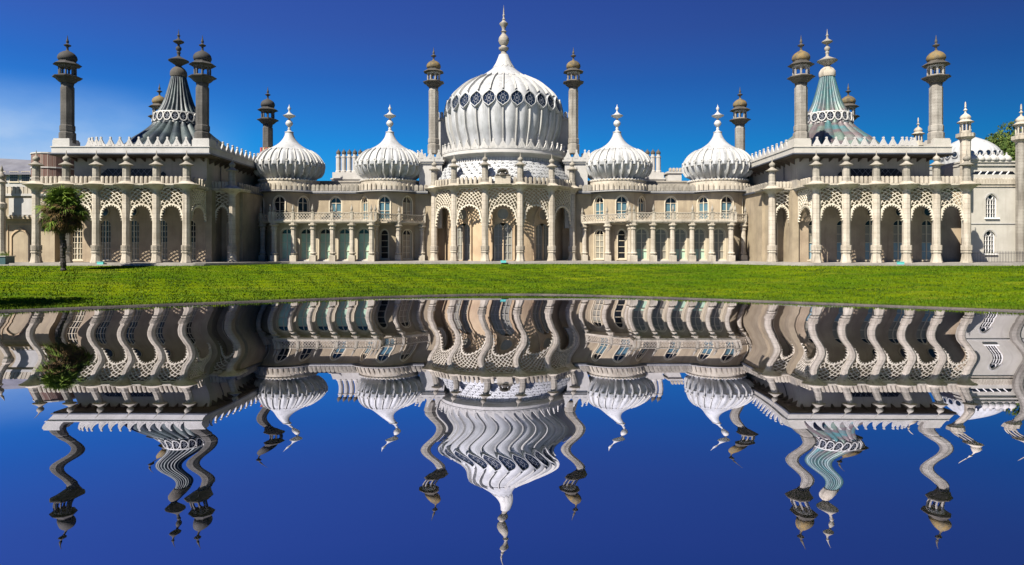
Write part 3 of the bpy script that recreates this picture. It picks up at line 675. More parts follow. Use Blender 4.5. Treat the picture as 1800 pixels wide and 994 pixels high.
# ================= bows with small onion domes, middle range =================
def H_(y, d): return EYE + (HY-y)*d/F
SD = [(4.0, 12.35), (4.14, 12.67), (4.78, 13.2), (5.18, 13.87), (5.27, 14.57), (5.12, 15.26), (4.4, 16.3), (3.45, 16.98), (2.16, 17.67), (1.29, 18.37), (.72, 19.2), (.52, 19.9)]
SS = spline(SD, 5); NB = 26
def sgore(r, z, a):
    amp = np.interp(z, [12.3, 13.0, 14.2, 16.2, 18, 19.9], [.20, .19, .08, .055, .012, 0])
    tri = 2*abs((((a+pi/2)*NB/(2*pi)) % 1)-.5)
    if z < 14.4:
        tri2 = 2*abs((((a+pi/2)*NB*1/(2*pi)) % 1)-.5); return r*(1-amp*(1-tri2))
    return r*(1+amp*(.5-tri))
EH = H_(338, 101.5)    # eave height
BX = (17.72, 33.42); BR = 4.62
for s_ in (-1, 1):
    for bi, bx in enumerate(BX):
        cx_ = s_*bx; BD = 106.5
        mbw = MB()
        fm = lambda u, y, z: ((BR-y)*sin(u/BR), -(BR-y)*cos(u/BR), z)
        L = BR*radians(112); Q = BR*radians(45)
        wall(mbw, fm, -L, L, 5.6, EH, [(k*Q, .86, 6.2, 8.75, 9.72, 'point') for k in (-1, 0, 1)], .3, .35)
        wall(mbw, fm, -L, L, 0, 5.6, [(k*Q, .62 if k == 0 else .86, .3, 3.9, 4.7, 'round') for k in (-1, 0, 1)], .3, .35)
        P('bow_wall', mbw.mesh('bow_wall', 'stucco', 25), cx_, BD)
        for k in (-1, 0, 1):
            a = radians(45*k); r_ = BR-.28
            if (s_ < 0 and bi == 1): pn = ('dark glass', None) 
            elif s_ < 0: pn = ('ivory glass' if k == 1 else 'blue glass', None)
            else: pn = ('blue glass', None)
            up = window(cx_+r_*sin(a), BD-r_*cos(a), .84, 6.2, 8.75, 9.70, a, 'point', pane=pn[0], bars=2, mull=1, surround=.16)
            gp = 'dark glass' if k == 0 else ('grey blind glass' if s_ > 0 else 'ivory glass')
            window(cx_+r_*sin(a), BD-r_*cos(a), .60 if k == 0 else .84, .3, 3.9, 4.68, a, 'round', pane=gp, bars=4, mull=0 if k == 0 else 1, surround=.12)
        P('eave', cm('bow_eave', 'lead', lambda mb: mb.lathe([(4.4, EH-.02), (5.3, EH+.06), (5.62, EH+.10), (5.62, EH+.22), (4.8, EH+.42)], 56), 30), cx_, BD, .003*bi)
        P('eave_edge', cm('bow_eave_edge', 'white render', lambda mb: mb.lathe([(5.60, EH+.12), (5.68, EH+.12), (5.68, EH+.20), (5.60, EH+.20)], 56)), cx_, BD, .003*bi)
        for k in range(-10, 11):
            a = radians(9.0*k); battle(cx_+4.85*sin(a), BD-4.85*cos(a), EH+.3, a, .56, 1.12)
        P('dome_drum', cm('bow_drum', 'carved stone', lambda mb: mb.lathe([(4.72, EH+.25), (4.72, EH+1.0), (4.45, EH+1.02), (4.45, 12.0), (4.55, 12.1), (4.55, 12.3), (4.3, 12.36), (3.9, 12.4)], 64), 30), cx_, BD)
        dm = P('onion_dome', cm('onion_dome', 'dome white', lambda mb: mb.lathe(SS, NB*8, mod=sgore), 60), cx_, BD)
        P('bead_ring', cm('bead_ring', 'rib white', lambda mb: [mb.lathe([(.02, 12.12), (.13, 12.2), (.13, 12.32), (.02, 12.42)], 6, 4.52*cos(2*pi*k/52), 4.52*sin(2*pi*k/52), 0) for k in range(52)]), 0, 0, 0, 0, dm, kind='stuff')
        for k in range(NB):
            a = 2*pi*k/NB
            P('dome_rib', cm('onion_rib', 'rib white', ribmesh(SS, 13.1, 17.0, .085, .16, 12)), 0, 0, 0, a, dm)
            def ron(mb):
                A = [(.23*cos(t_), .23*sin(t_)) for t_ in np.linspace(0, 2*pi, 13)[:-1]]
                mb.band(A, [(x_*.6, z_*.6) for x_, z_ in A], -.2, .1, True); tiltv(mb, .1, rz_(15.0, SS)+.02, 15.0)
            P('roundel', cm('roundel', 'rib white', ron), 0, 0, 0, a, dm)
        P('dome_cap', cm('onion_cap', 'dome white', capf(17.05, .07, NB, .22, SS, 19.9), 40), 0, 0, 0, 0, dm)
        def fin(mb):
            mb.lathe([(.5, 19.85), (.66, 19.9), (.68, 20.0), (.4, 20.1), (.2, 20.3), (.24, 20.5), (.16, 20.75), (.35, 20.95), (.54, 21.2), (.56, 21.4), (.4, 21.7), (.18, 21.9), (.16, 22.1), (.5, 22.25), (.9, 22.48), (.95, 22.58), (.5, 22.78), (.3, 22.95), (.13, 23.15), (.1, 23.4), (.26, 23.6), (.24, 23.75), (.08, 24.0), (.01, 24.35)], 18)
        P('dome_finial', cm('onion_finial', 'rib white', fin, 50), 0, 0, 0, 0, dm)
    # straight range between and beside the bows
    mbw = MB(); fm = lambda u, y, z: (u, y, z)
    wall(mbw, fm, -6, 6, 5.6, EH-.05, [(0, .9, 6.2, 8.75, 9.72, 'point')], .3, 3)
    wall(mbw, fm, -6, 6, 0, 5.6, [], .3, 3)
    P('range_wall', mbw.mesh('range_wall', 'stucco'), s_*25.55, 104.0)
    window(s_*25.55, 104.27, .88, 6.2, 8.75, 9.70, 0, 'point', pane='blue glass', bars=2, mull=1, surround=.16)
    P('range_wall', cm('range_wall_inner', 'stucco', lambda mb: mb.box(-2.4, 2.4, 0, 3, 0, EH)), s_*13.4, 104.6)
    P('range_wall', cm('range_wall_outer', 'stucco', lambda mb: mb.box(-1.6, 1.6, 0, 3, 0, EH)), s_*38.4, 104.3)
    P('range_roof', cm('range_roof', 'lead', lambda mb: mb.box(-14.2, 14.2, 0, 14, EH-.06, EH+.3)), s_*25.6, 103.25, .0)
    P('eave_edge', cm('range_eave_edge', 'white render', lambda mb: mb.box(-14.2, 14.2, -.05, -.002, EH+.1, EH+.22)), s_*25.6, 103.25)
    battle_row(s_*25.55-3.6, 103.75, s_*25.55+3.6, 103.75, EH+.3, 11, .56, 1.05, 'pier stone')
    battle_row(s_*13.2-1.8, 103.75, s_*13.2+1.8, 103.75, EH+.3, 5, .56, 1.0, 'pier stone')
    P('attic_wall', cm('attic_wall', 'upper stucco', lambda mb: (mb.box(-15, 15, 0, 8, EH, 12.5), mb.box(-15, 15, -.12, 8.1, 12.5, 12.75))), s_*26, 110)
    # porch with five french windows
    PC = s_*25.55; mbw = MB()
    ops = [(k*2.77, .86, .25, 3.95, 4.72, 'round') for k in (-2, -1, 0, 1, 2)]
    wall(mbw, fm, -7.1, 7.1, 0, 5.6, ops, .3, 3)
    for e_ in (-1, 1): mbw.box(min(e_*7.1, e_*6.9), max(e_*7.1, e_*6.9), .002, 5.6, 0, 5.6)
    P('porch_wall', mbw.mesh('porch_wall', 'cream stucco'), PC, 98.2)
    for k in (-2, -1, 0, 1, 2):
        window(PC+k*2.77, 98.47, .84, .25, 3.95, 4.70, 0, 'round', pane='green blind glass' if s_ < 0 else 'grey blind glass', bars=3, mull=1, surround=.13, fan='dark glass' if s_ < 0 else 'grey blind glass',
               two=('green blind glass' if s_ < 0 else 'green blind glass', .4) if (k+s_) % 3 else None)
    P('porch_step', cm('porch_step', 'white render', lambda mb: mb.box(-7.3, 7.3, -.3, .0, 0, .14)), PC, 98.19)
    def scol(x_, d_, rz=0):
        c = P('column', cm('small_column', 'bath stone', lambda mb: oct_(mb, [(.40, 1.3), (.37, 1.6), (.35, 4.6)])), x_, d_, 0, rz)
        P('base', cm('small_base', 'carved stone', lambda mb: (mb.box(-.46, .46, -.46, .46, 0, .86), oct_(mb, [(.40, .86), (.36, 1.0), (.52, 1.1), (.52, 1.2), (.40, 1.3)]))), 0, 0, 0, 0, c)
        P('capital', cm('small_capital', 'carved stone', lambda mb: oct_(mb, [(.36, 4.55), (.48, 4.62), (.48, 4.72), (.4, 4.76), (.42, 5.02), (.66, 5.12), (.68, 5.25), (.5, 5.3), (.55, 5.62)])), 0, 0, 0, 0, c)
        return c
    for k in range(6): scol(PC+(k-2.5)*2.77, 97.05)
    for e_ in (-1, 1): scol(PC+e_*6.95, 99.6) ; scol(PC+e_*6.6-(0 if e_*s_ > 0 else 0), 101.9) if e_*s_ > 0 else None
    # balcony deck, posts and lattice panels
    def deckpoly(cx0):
        return None
    P('balcony_deck', cm('porch_deck', 'carved stone', lambda mb: (mb.box(-7.55, 7.55, 0, 6, 5.62, 5.80), mb.box(-7.4, 7.4, .1, 5.9, 5.45, 5.62))), PC, 96.5)
    for bx in BX:
        P('balcony_deck', cm('bow_deck', 'carved stone', lambda mb: (mb.lathe([(5.2, 5.40), (5.75, 5.6), (6.35, 5.625), (6.35, 5.805), (5.0, 5.81)], 8, rot=R8))), s_*bx, 106.5)
    def post(x_, d_, rz=0):
        f = P('balcony_post', cm('balcony_post', 'carved stone', lambda mb: (mb.box(-.2, .2, -.16, .16, 5.8, 6.92), mb.box(-.26, .26, -.22, .22, 6.92, 7.0), mb.box(-.08, .08, -.2, -.161, 6.0, 6.75))), x_, d_, 0, rz)
        P('spike_finial', cm('balcony_spike', 'pier stone', lambda mb: mb.lathe([(.12, 7.0), (.16, 7.08), (.1, 7.16), (.19, 7.3), (.2, 7.42), (.12, 7.7), (.05, 7.95), (.01, 8.15)], 8)), 0, 0, 0, 0, f)
    def panel(x0, d0, x1, d1):
        Lh = (math.hypot(x1-x0, d1-d0)-.36)/2
        def fn(mb):
            mb.box(-Lh, Lh, -.12, .12, 6.80, 6.93); mb.box(-Lh, Lh, -.12, .12, 5.8, 5.93)
            n = max(2, round(2*Lh/.42)); st = 2*Lh/n
            for i in range(-2, n+1):
                for sg in (-1, 1):
                    p0 = [-Lh+i*st, 5.93]; p1 = [-Lh+(i+2)*st, 6.80]
                    if p0[0] < -Lh: f_ = (-Lh-p0[0])/(2*st); p0 = [-Lh, 5.93+.87*f_]
                    if p1[0] > Lh+1e-6: f_ = (Lh-(-Lh+i*st))/(2*st); p1 = [Lh, 5.93+.87*f_]
                    if p1[0]-p0[0] < .05: continue
                    mb.bar2((sg*p0[0], p0[1]), (sg*p1[0], p1[1]), .075, -.05+.02*sg, .05+.02*sg)
        P('balustrade_panel', cm(('panel', round(Lh, 2)), 'bath stone', fn), (x0+x1)/2, (d0+d1)/2, 0, atan2(d1-d0, x1-x0))
    pts = [(PC+(k-2.5)*2.77, 96.75) for k in range(6)]
    if s_ < 0: inner, outer = pts[-1], pts[0]
    else: inner, outer = pts[0], pts[-1]
    for p0, p1 in zip(pts[:-1], pts[1:]): panel(*p0, *p1)
    for p0 in pts: post(*p0)
    def bowv(bx, ph): a = radians(ph); return (s_*(bx+6.15*sin(a)), 106.5-6.15*cos(a))
    inn = [(inner[0]-s_*.55, 97.0), (inner[0]-s_*.6, 99.2), bowv(BX[0], -22.5), bowv(BX[0], -67.5)]
    ou = [(outer[0]+s_*.55, 97.0), (outer[0]+s_*.6, 99.2), bowv(BX[1], 22.5), bowv(BX[1], 67.5)]
    for ch in (inn, ou):
        for p0, p1 in zip(ch[:-1], ch[1:]): 
            panel(*(p0 if p0[0] < p1[0] else p1), *(p1 if p0[0] < p1[0] else p0))
        for p0 in ch: post(*p0)
    for bx, ph in ((BX[0], -22.5), (BX[0], -67.5), (BX[1], 22.5), (BX[1], 67.5)):
        a = radians(ph); scol(s_*(bx+5.75*sin(a)), 106.5-5.75*cos(a), 0)
    # ================= wing =================
    for k in range(6): column(s_*(39.65+3.79*k), 86.0, 9.25, 0, pier=2.1)
    for k in range(5):
        screen(s_*(39.65+3.79*(k+.5)), 86.0, 2.9, 5.35, 9.58, 7.35)
        for j in range(5): battle(s_*(39.65+3.79*(k+.5))+(j-2)*.56, 86.0, 9.95, 0, .35, .97)
    P('portico_cornice', cm('portico_cornice', 'carved stone', lambda mb: (mb.box(-9.7, 9.7, -.5, .5, 9.58, 9.74), mb.box(-9.85, 9.85, -.68, .55, 9.74, 9.95))), s_*49.1, 86.0)
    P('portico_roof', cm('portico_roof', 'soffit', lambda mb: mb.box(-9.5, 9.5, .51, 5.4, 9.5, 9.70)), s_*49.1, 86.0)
    # inner return of the portico: angled bay, pier, set-back bay and its column
    screen(s_*39.45, 88.75, 4.2, 5.35, 9.5, 7.35, pi/2)
    P('portico_cornice', cm('return_cornice', 'carved stone', lambda mb: (mb.box(-.5, .5, -2.2, 2.8, 9.585, 9.735), mb.box(-.66, .55, -2.2, 2.8, 9.745, 9.94))), s_*39.45, 88.75)
    for j in range(6): battle(s_*39.2, 87.1+j*.74, 9.95, pi/2, .46, .92)
    P('corner_pier', cm('corner_pier', 'stucco', lambda mb: mb.box(-.42, .42, 0, 1.2, 0, 9.6)), s_*39.15, 91.05)
    column(s_*36.5, 92.3, 9.25, 0, pier=2.1)
    screen(s_*37.8, 92.3, 2.05, 5.35, 9.55, 7.55)
    P('portico_cornice', cm('bay_cornice', 'carved stone', lambda mb: (mb.box(-2.2, 2.2, -.45, 3, 9.565, 9.725), mb.box(-2.3, 2.3, -.6, 3, 9.73, 9.93))), s_*37.4, 92.3)
    for j in range(5): battle(s_*(37.1+j*.47), 92.05, 9.93, 0, .38, .92)
    mbw = MB(); wall(mbw, fm, -2.0, 2.0, 0, 9.5, [(s_*(-.45), .55, .3, 5.0, 5.7, 'round')], .3, 4)
    P('bay_wall', mbw.mesh('bay_wall', 'stucco'), s_*37.9, 94.4)
    window(s_*(37.9-.45), 94.66, .53, .3, 5.0, 5.68, 0, 'round', pane='dark glass', bars=4, mull=0, surround=.12)
    P('wing_side_wall', cm('wing_side_wall', 'stucco', lambda mb: mb.box(-.3, .3, 0, 11.5, 0, 9.75)), s_*36.6, 93.0)
    P('portico_cornice', cm('side_cornice', 'lead', lambda mb: mb.box(-.6, .6, 0, 11, 9.752, 9.98)), s_*36.6, 93.05)
    for j in range(12): battle(s_*36.35, 94.2+j*.85, 9.98, pi/2, .6, .95, 'pier stone')
    # ground floor wall of the wing behind the portico
    mbw = MB(); ops = [(s_*(-9.0+3.79*(k+.5)+.35), .80, .3, 4.9, 5.7, 'round') for k in range(5)]
    wall(mbw, fm, -9.6, 9.6, 0, 9.5, ops, .35, 3)
    P('wing_wall', mbw.mesh('wing_wall', 'warm stucco'), s_*48.6, 91.4)
    P('wing_return_wall', cm('wing_return_wall', 'stucco', lambda mb: mb.box(-.3, .3, .01, 14, 0, 9.5)), s_*58.3, 91.35)
    for k in range(5):
        xw = s_*(48.6-9.0+3.79*(k+.5)+.35)
        window(xw, 91.7, .78, .3, 4.9, 5.68, 0, 'round', pane='dark glass' if s_ < 0 else 'grey blind glass', bars=6 if s_ < 0 else 4, mull=3 if s_ < 0 else 1, surround=.12,
               fan='dark glass', frame='frame paint', two=('grey blind glass' if s_ < 0 else 'sky reflection glass', .5))  # right wing's lower panes: sky reflection painted into the glass as pale blue
        f = P('oculus_window', cm('wing_oculus', 'stucco', lambda mb: mb.band([(.72*cos(t_), 6.75+.72*sin(t_)) for t_ in np.linspace(0, 2*pi, 21)[:-1]], [(.56*cos(t_), 6.75+.56*sin(t_)) for t_ in np.linspace(0, 2*pi, 21)[:-1]], -.12, .02, True)), xw, 91.38)
        P('pane', cm('wing_oculus_pane', 'dark glass', lambda mb: mb.ext([(.58*cos(t_), 6.75+.58*sin(t_)) for t_ in np.linspace(0, 2*pi, 21)[:-1]], -.06, .0-.01)), 0, 0, 0, 0, f)
    # upper block with diamond window band, eave and parapet
    def ub(mb): mb.box(-8.75, 8.75, 0, 21.5, 9.4, 13.85)
    P('upper_wall', cm('upper_wall', 'upper stucco', ub), s_*47.75, 90.2)
    def win(mb):
        mb.ext([(-3.9, 11.6), (-3.0, 10.85), (3.0, 10.85), (3.9, 11.6), (3.0, 12.35), (-3.0, 12.35)], -.05, .02)
        for e_ in (-1, 1): mb.ext([(e_*4.35-.42, 11.6), (e_*4.35, 11.2), (e_*4.35+.42, 11.6), (e_*4.35, 12.0)], -.05, .02)
    f = P('band_window', cm('band_window', 'leaded glass', win), s_*49.1, 90.18)
    def wl(mb):
        for i in range(-4, 4):
            for sg in (-1, 1): mb.bar2((sg*(i*.75+.1), 10.9), (sg*(i*.75+1.35), 12.3), .05, -.085+.02*sg, -.06+.02*sg)
    P('window_lattice', cm('band_lattice', 'slate', wl), 0, 0, 0, 0, f)
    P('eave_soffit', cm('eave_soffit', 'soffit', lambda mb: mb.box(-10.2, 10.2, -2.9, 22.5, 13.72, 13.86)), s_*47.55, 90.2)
    P('eave_gutter', cm('eave_gutter', 'lead', lambda mb: mb.box(-10.35, 10.35, -3.05, 22.6, 13.862, 14.02)), s_*47.55, 90.2)
    P('parapet', cm('parapet', 'white render' if s_ < 0 else 'annexe render', lambda mb: (mb.box(-10.1, 10.1, -2.8, 22.4, 14.02, 14.78), mb.box(-10.2, 10.2, -2.9, 22.5, 14.78, 14.9))), s_*47.55, 90.2)
    for ex in (-1, 1):
        for dd in (88.6, 112.0):
            P('corner_plinth', cm('corner_plinth', 'white render' if s_ < 0 else 'annexe render', lambda mb: (mb.box(-1.1, 1.1, -1.1, 1.1, 14.9, 15.75), mb.box(-1.02, 1.02, -1.02, 1.02, 15.75, 15.95))), s_*47.55+ex*8.95, dd)
    for k in range(14):
        P('eave_bracket', cm('eave_bracket', 'soffit', lambda mb: mb.add([(-.06, 0, 13.72), (-.06, -1.5, 13.72), (-.06, 0, 13.25), (.06, 0, 13.72), (.06, -1.5, 13.72), (.06, 0, 13.25)], [(0, 1, 2), (5, 4, 3), (0, 3, 4, 1), (1, 4, 5, 2), (2, 5, 3, 0)])), s_*47.75-8.4+k*1.29, 90.2)
    for k in range(13):
        P('eave_bracket', cm('eave_bracket_side', 'soffit', lambda mb: mb.add([(-.08, 0, 13.72), (-.08, -1.3, 13.72), (-.08, 0, 13.0), (.08, 0, 13.72), (.08, -1.3, 13.72), (.08, 0, 13.0)], [(0, 1, 2), (5, 4, 3), (0, 3, 4, 1), (1, 4, 5, 2), (2, 5, 3, 0)])), s_*39.0, 91.0+k*1.6, 0, -s_*pi/2)
    P('downpipe', cm('downpipe', 'iron', lambda mb: mb.lathe([(.07, 9.9), (.07, 13.6)], 8)), s_*38.85, 94.2)
    for k in range(10): pointed(s_*(40.6+1.22*k), 87.9, 14.9, 0, 1.16, 1.3)
    for k in range(6):
        a = k/5*pi/2*.9+.1; pointed(s_*(51.9+1.6*sin(a)*1.6), 87.9+3.2*(1-cos(a)), 14.9, -0, 1.0, 1.3) if s_ < 0 else pointed(s_*(51.9+1.6*sin(a)*1.6), 87.9+3.2*(1-cos(a)), 14.9, 0, 1.0, 1.3)
    for k in range(13): pointed(s_*37.7, 90.6+1.6*k, 14.9, s_*pi/2, 1.5, 1.35)
    # tent roof
    TX, TD = s_*47.5, 100.0
    TP = spline([(9.3, 14.9), (7.6, 15.9), (6.6, 16.6), (5.76, 17.5), (4.9, 18.2), (3.98, 19.05), (3.35, 19.8), (3.1, 20.6), (2.83, 21.4), (2.2, 22.6), (1.78, 23.8), (1.35, 25.4), (.98, 27.0)], 3)
    NT = 24
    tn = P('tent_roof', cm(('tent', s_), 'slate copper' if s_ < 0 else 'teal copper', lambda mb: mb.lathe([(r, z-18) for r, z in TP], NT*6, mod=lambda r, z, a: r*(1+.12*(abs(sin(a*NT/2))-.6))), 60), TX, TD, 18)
    P('roundel_band', cm('roundel_band', 'rib white', lambda mb: (mb.lathe([(3.1, 1.8-.08), (3.35, 1.85), (3.3, 1.98), (3.2, 2.0)], 48), mb.lathe([(2.9, 3.3), (3.12, 3.35), (3.05, 3.5), (2.8, 3.5)], 48))), 0, 0, 0, 0, tn)
    for k in range(20):
        def rd(mb):
            A = [(.55*cos(t_), .72*sin(t_)) for t_ in np.linspace(0, 2*pi, 17)[:-1]]
            mb.band(A, [(x_*.78, z_*.8) for x_, z_ in A], -.2, .15, True); tiltv(mb, .16, 3.22, 2.68)
        def rg(mb): mb.ext([(.45*cos(t_), .6*sin(t_)) for t_ in np.linspace(0, 2*pi, 17)[:-1]], -.06, -.04); tiltv(mb, .16, 3.22, 2.68)
        def rs(mb):
            for q_ in range(3): mb.bar2((-.36*cos(q_*pi/3+.5), -.5*sin(q_*pi/3+.5)), (.36*cos(q_*pi/3+.5), .5*sin(q_*pi/3+.5)), .07, -.12, -.07)
            tiltv(mb, .16, 3.22, 2.68)
        P('roundel', cm('tent_roundel', 'rib white', rd), 0, 0, 0, 2*pi*k/20, tn)
        P('roundel_glass', cm('tent_roundel_glass', 'dark glass', rg), 0, 0, 0, 2*pi*k/20, tn)
        P('roundel_star', cm('tent_roundel_star', 'dark tracery', rs), 0, 0, 0, 2*pi*k/20, tn)
    P('tent_cap', cm(('tent_cap'), 'weathered stone' if s_ < 0 else 'carved stone', lambda mb: mb.lathe([(.95, 8.9), (1.08, 8.95), (1.15, 9.3), (1.1, 9.7), (.85, 10.1), (.5, 10.4), (.3, 10.6)], 28, mod=lambda r, z, a: r*(1+.03*abs(sin(a*7)))), 50), 0, 0, 0, 0, tn)
    P('tent_finial', cm(('tent_finial'), 'black stone' if s_ < 0 else 'pier stone', lambda mb: mb.lathe([(.3, 10.5), (.6, 10.75), (1.0, 11.0), (1.4, 11.25), (1.42, 11.33), (.9, 11.6), (.45, 11.85), (.22, 12.0), (.2, 12.3), (.3, 12.5), (.2, 12.7), (.38, 12.95), (.4, 13.2), (.2, 13.45), (.14, 13.7), (.4, 13.85), (.74, 14.05), (.75, 14.15), (.35, 14.4), (.15, 14.6), (.12, 14.85), (.24, 15.0), (.1, 15.2), (.06, 15.5), (.01, 16.0)], 20), 50), 0, 0, 0, 0, tn)
P('rear_wall', cm('rear_wall', 'ochre stucco', lambda mb: mb.box(-12.2, 12.2, 0, 13, 0, 10.9)), 0, 107.2)
for s_ in (-1, 1):
    P('link_wall', cm('link_wall', 'warm stucco', lambda mb: mb.box(-4.2, 4.2, 0, 12, 0, 9.6)), s_*62.2, 94.0)
    P('link_wall', cm('bay_side_wall', 'stucco', lambda mb: mb.box(-.35, .35, 0, 3.0, 0, 9.5)), s_*39.2, 92.61)
P('drainpipe', cm('drainpipe', 'iron', lambda mb: mb.lathe([(.09, 0), (.09, 8.6)], 8)), 58.6, 93.85)
# chimney stacks behind
def stack(x, d, n, zb, label=None):
    c = P('chimney_stack', cm(('stack', n), 'white render', lambda mb: (mb.box(-n*.5-.2, n*.5+.2, -1, 1, zb-3.6, zb-1.2), mb.box(-n*.5-.35, n*.5+.35, -1.15, 1.15, zb-1.2, zb-1.0), mb.box(-n*.5-.1, n*.5+.1, -.9, .9, zb-1.0, zb))), x, d)
    for k in range(n):
        P('chimney_shaft', cm('chimney_shaft', 'white render', lambda mb: oct_(mb, [(.5, zb), (.5, zb+.3), (.40, zb+.4), (.40, zb+2.5), (.46, zb+2.55), (.46, zb+2.8), (.3, zb+2.85), (.3, zb+3.2)])), (k-(n-1)/2)*.92, 0, 0, 0, c)
        P('chimney_cowl', cm('chimney_cowl', 'weathered stone', lambda mb: mb.lathe([(.3, zb+3.15), (.38, zb+3.2), (.4, zb+3.4), (.3, zb+3.65), (.12, zb+3.8), (.06, zb+3.95), (.01, zb+4.05)], 10), 50), (k-(n-1)/2)*.92, 0, 0, 0, c)
stack(-25.6, 115, 6, 14.6); stack(24.6, 115, 4, 14.6)
P('attic_tower', cm('attic_tower', 'white render', lambda mb: (mb.box(-1.1, 1.1, 0, 3, 11, 14.3), mb.box(-1.3, 1.3, -.2, 3.2, 14.3, 14.6))), 28.3, 113)
for k in range(4): battle(27.5+.55*k, 112.9, 14.6, 0, .42, .6)
# brick chimney behind the left range
bc = P('brick_chimney', cm('brick_chimney', 'ochre stucco', lambda mb: (mb.box(-.9, .9, -.6, .6, 9, 16.6), mb.box(-1.05, 1.05, -.75, .75, 16.6, 16.9))), -37.9, 108.5)
for k in range(4): P('chimney_pot', cm(('pot', k % 2), 'terracotta' if k % 2 == 0 else 'buff clay', lambda mb: mb.lathe([(.2, 16.9), (.17, 17.8), (.21, 17.85), (.15, 17.9)], 10)), -.62+.42*k, 0, 0, 0, bc)

# ================= right-hand block with ornate windows =================
annexe = thing('annexe', (61.0, 92.0, 0), 'plain pale block at the right end with cusped windows, turrets and low white dome', 'building')
def A_(name, me, x, d, z=0, rz=0, parent=None): return put(name, me, annexe, (x-61.0, d-92.0, z), rz) if parent is None else put(name, me, parent, (x, d, z), rz)
AD = 93.0
def ax(px, d=AD): return (px-CX)*d/F
mbw = MB(); fm = lambda u, y, z: (u, y, z)
wc = ax(1743)
wall(mbw, fm, ax(1690)-wc, ax(1800)-wc+8, 5.22, 11.9, [(0, .78, H_(383, AD), H_(352, AD), H_(341, AD), 'ogee')], .3, 3)
wall(mbw, fm, ax(1690)-wc, ax(1800)-wc+8, -.3, 5.22, [(-.25, .80, H_(446, AD), H_(416, AD), H_(405, AD), 'ogee')], .3, 3)
A_('wall', mbw.mesh('annexe_wall', 'annexe render'), wc, AD)
A_('string_course', cm('string_course', 'white render', lambda mb: mb.box(-4, 12, -.1, .0, 5.16, 5.28)), wc, AD-.002)
A_('cornice', cm('annexe_cornice', 'carved stone', lambda mb: (mb.box(-4, 12, -.25, 1, 10.55, 10.7), mb.box(-4, 12, -.12, -.003, 10.2, 10.55))), wc, AD)
for k in range(22): A_('battlement', cm('annexe_battlement', 'carved stone', lambda mb: mb.ext([(-.17, 0), (-.17, .5)] + arch(.17, .5, .68, 3, 'round') + [(.17, .5), (.17, 0)], -.12, .12)), wc-3.2+k*.4, AD-.12, 10.7)
A_('parapet', cm('annexe_parapet', 'annexe render', lambda mb: (mb.box(-4, 12, .2, 14, 10.6, 13.1), mb.box(-4.1, 12, .0, 14.1, 13.1, 13.3), mb.box(-4.1, 12, -.1, 14.1, 13.55, 13.75), mb.box(-4, 12, .1, 14, 13.3, 13.55))), wc, AD)
def grille(mb):
    mb.ext([(-3.2, 11.75), (-2.5, 11.25), (2.6, 11.25), (3.2, 11.75), (2.6, 12.35), (-2.5, 12.35)], -.03, .0)
f = A_('grille', cm('annexe_grille', 'dark glass', grille), ax(1748), AD+.195)
A_('grille_bars', cm('annexe_grille_bars', 'white paint', lambda mb: [mb.bar2((-2.6+i*.95, 11.25), (-1.7+i*.95, 12.35), .14, -.10, -.04) for i in range(5)]), 0, 0, 0, 0, f)
for i, (dx, y0, y1, y2) in enumerate(((0, 383, 352, 341), (-.25, 446, 416, 405))):
    zb, zs, zt = H_(y0, AD), H_(y1, AD), H_(y2, AD)
    def fr(mb):
        a = .76; A = [(-a, zb)] + arch(a, zs, zt, 8, 'ogee') + [(a, zb)]; B = [(-a+.08, zb+.08)] + [(x_*.9, zs+(z_-zs)*.9) for x_, z_ in arch(a, zs, zt, 8, 'ogee')] + [(a-.08, zb+.08)]
        mb.band(A, B, -.05, .15); mb.box(-.98, .98, -.5, .1, zb-.18, zb)
        for j in (-1, 1): mb.box(j*.36-.011, j*.36+.011, -.03, .12, zb, zs+.4)
        mb.box(-.022, .022, -.04, .12, zb, zs)
        for j in range(4): mb.box(-.66, .66, -.03, .1, zb+(zs-zb)*(j+1)/4-.012, zb+(zs-zb)*(j+1)/4+.012)
        mb.band([(.36*cos(t_), zs+.42+.36*sin(t_)) for t_ in np.linspace(0, 2*pi, 15)[:-1]], [(.33*cos(t_), zs+.42+.33*sin(t_)) for t_ in np.linspace(0, 2*pi, 15)[:-1]], -.06, .1, True)
    f = A_('window', cm(('annexe_window', i), 'white paint', fr), wc+dx, AD+.26)
    def hd(mb):          # cusped hood
        O = []; I = []
        for q_ in range(49):
            t_ = pi*q_/48; r0 = .92+.08*abs(sin(t_*6)); O.append((-r0*cos(t_), zs+.05+1.0*r0*sin(t_))); I.append((-.80*cos(t_), zs+.05+.84*sin(t_)))
        mb.band(O, I, -.30, -.262)
    A_('hood', cm(('annexe_hood', i), 'white render', hd), 0, -.0, 0, 0, f)
    A_('pane', cm(('annexe_pane', i), 'dark glass', lambda mb: (mb.box(-.68, .68, .13, .16, zb+.1, zs), mb.ext([(x_*.92, zs+.003+(z_-zs)*.92) for x_, z_ in arch(.74, zs, zt, 8, 'ogee')], .13, .16))), 0, 0, 0, 0, f)
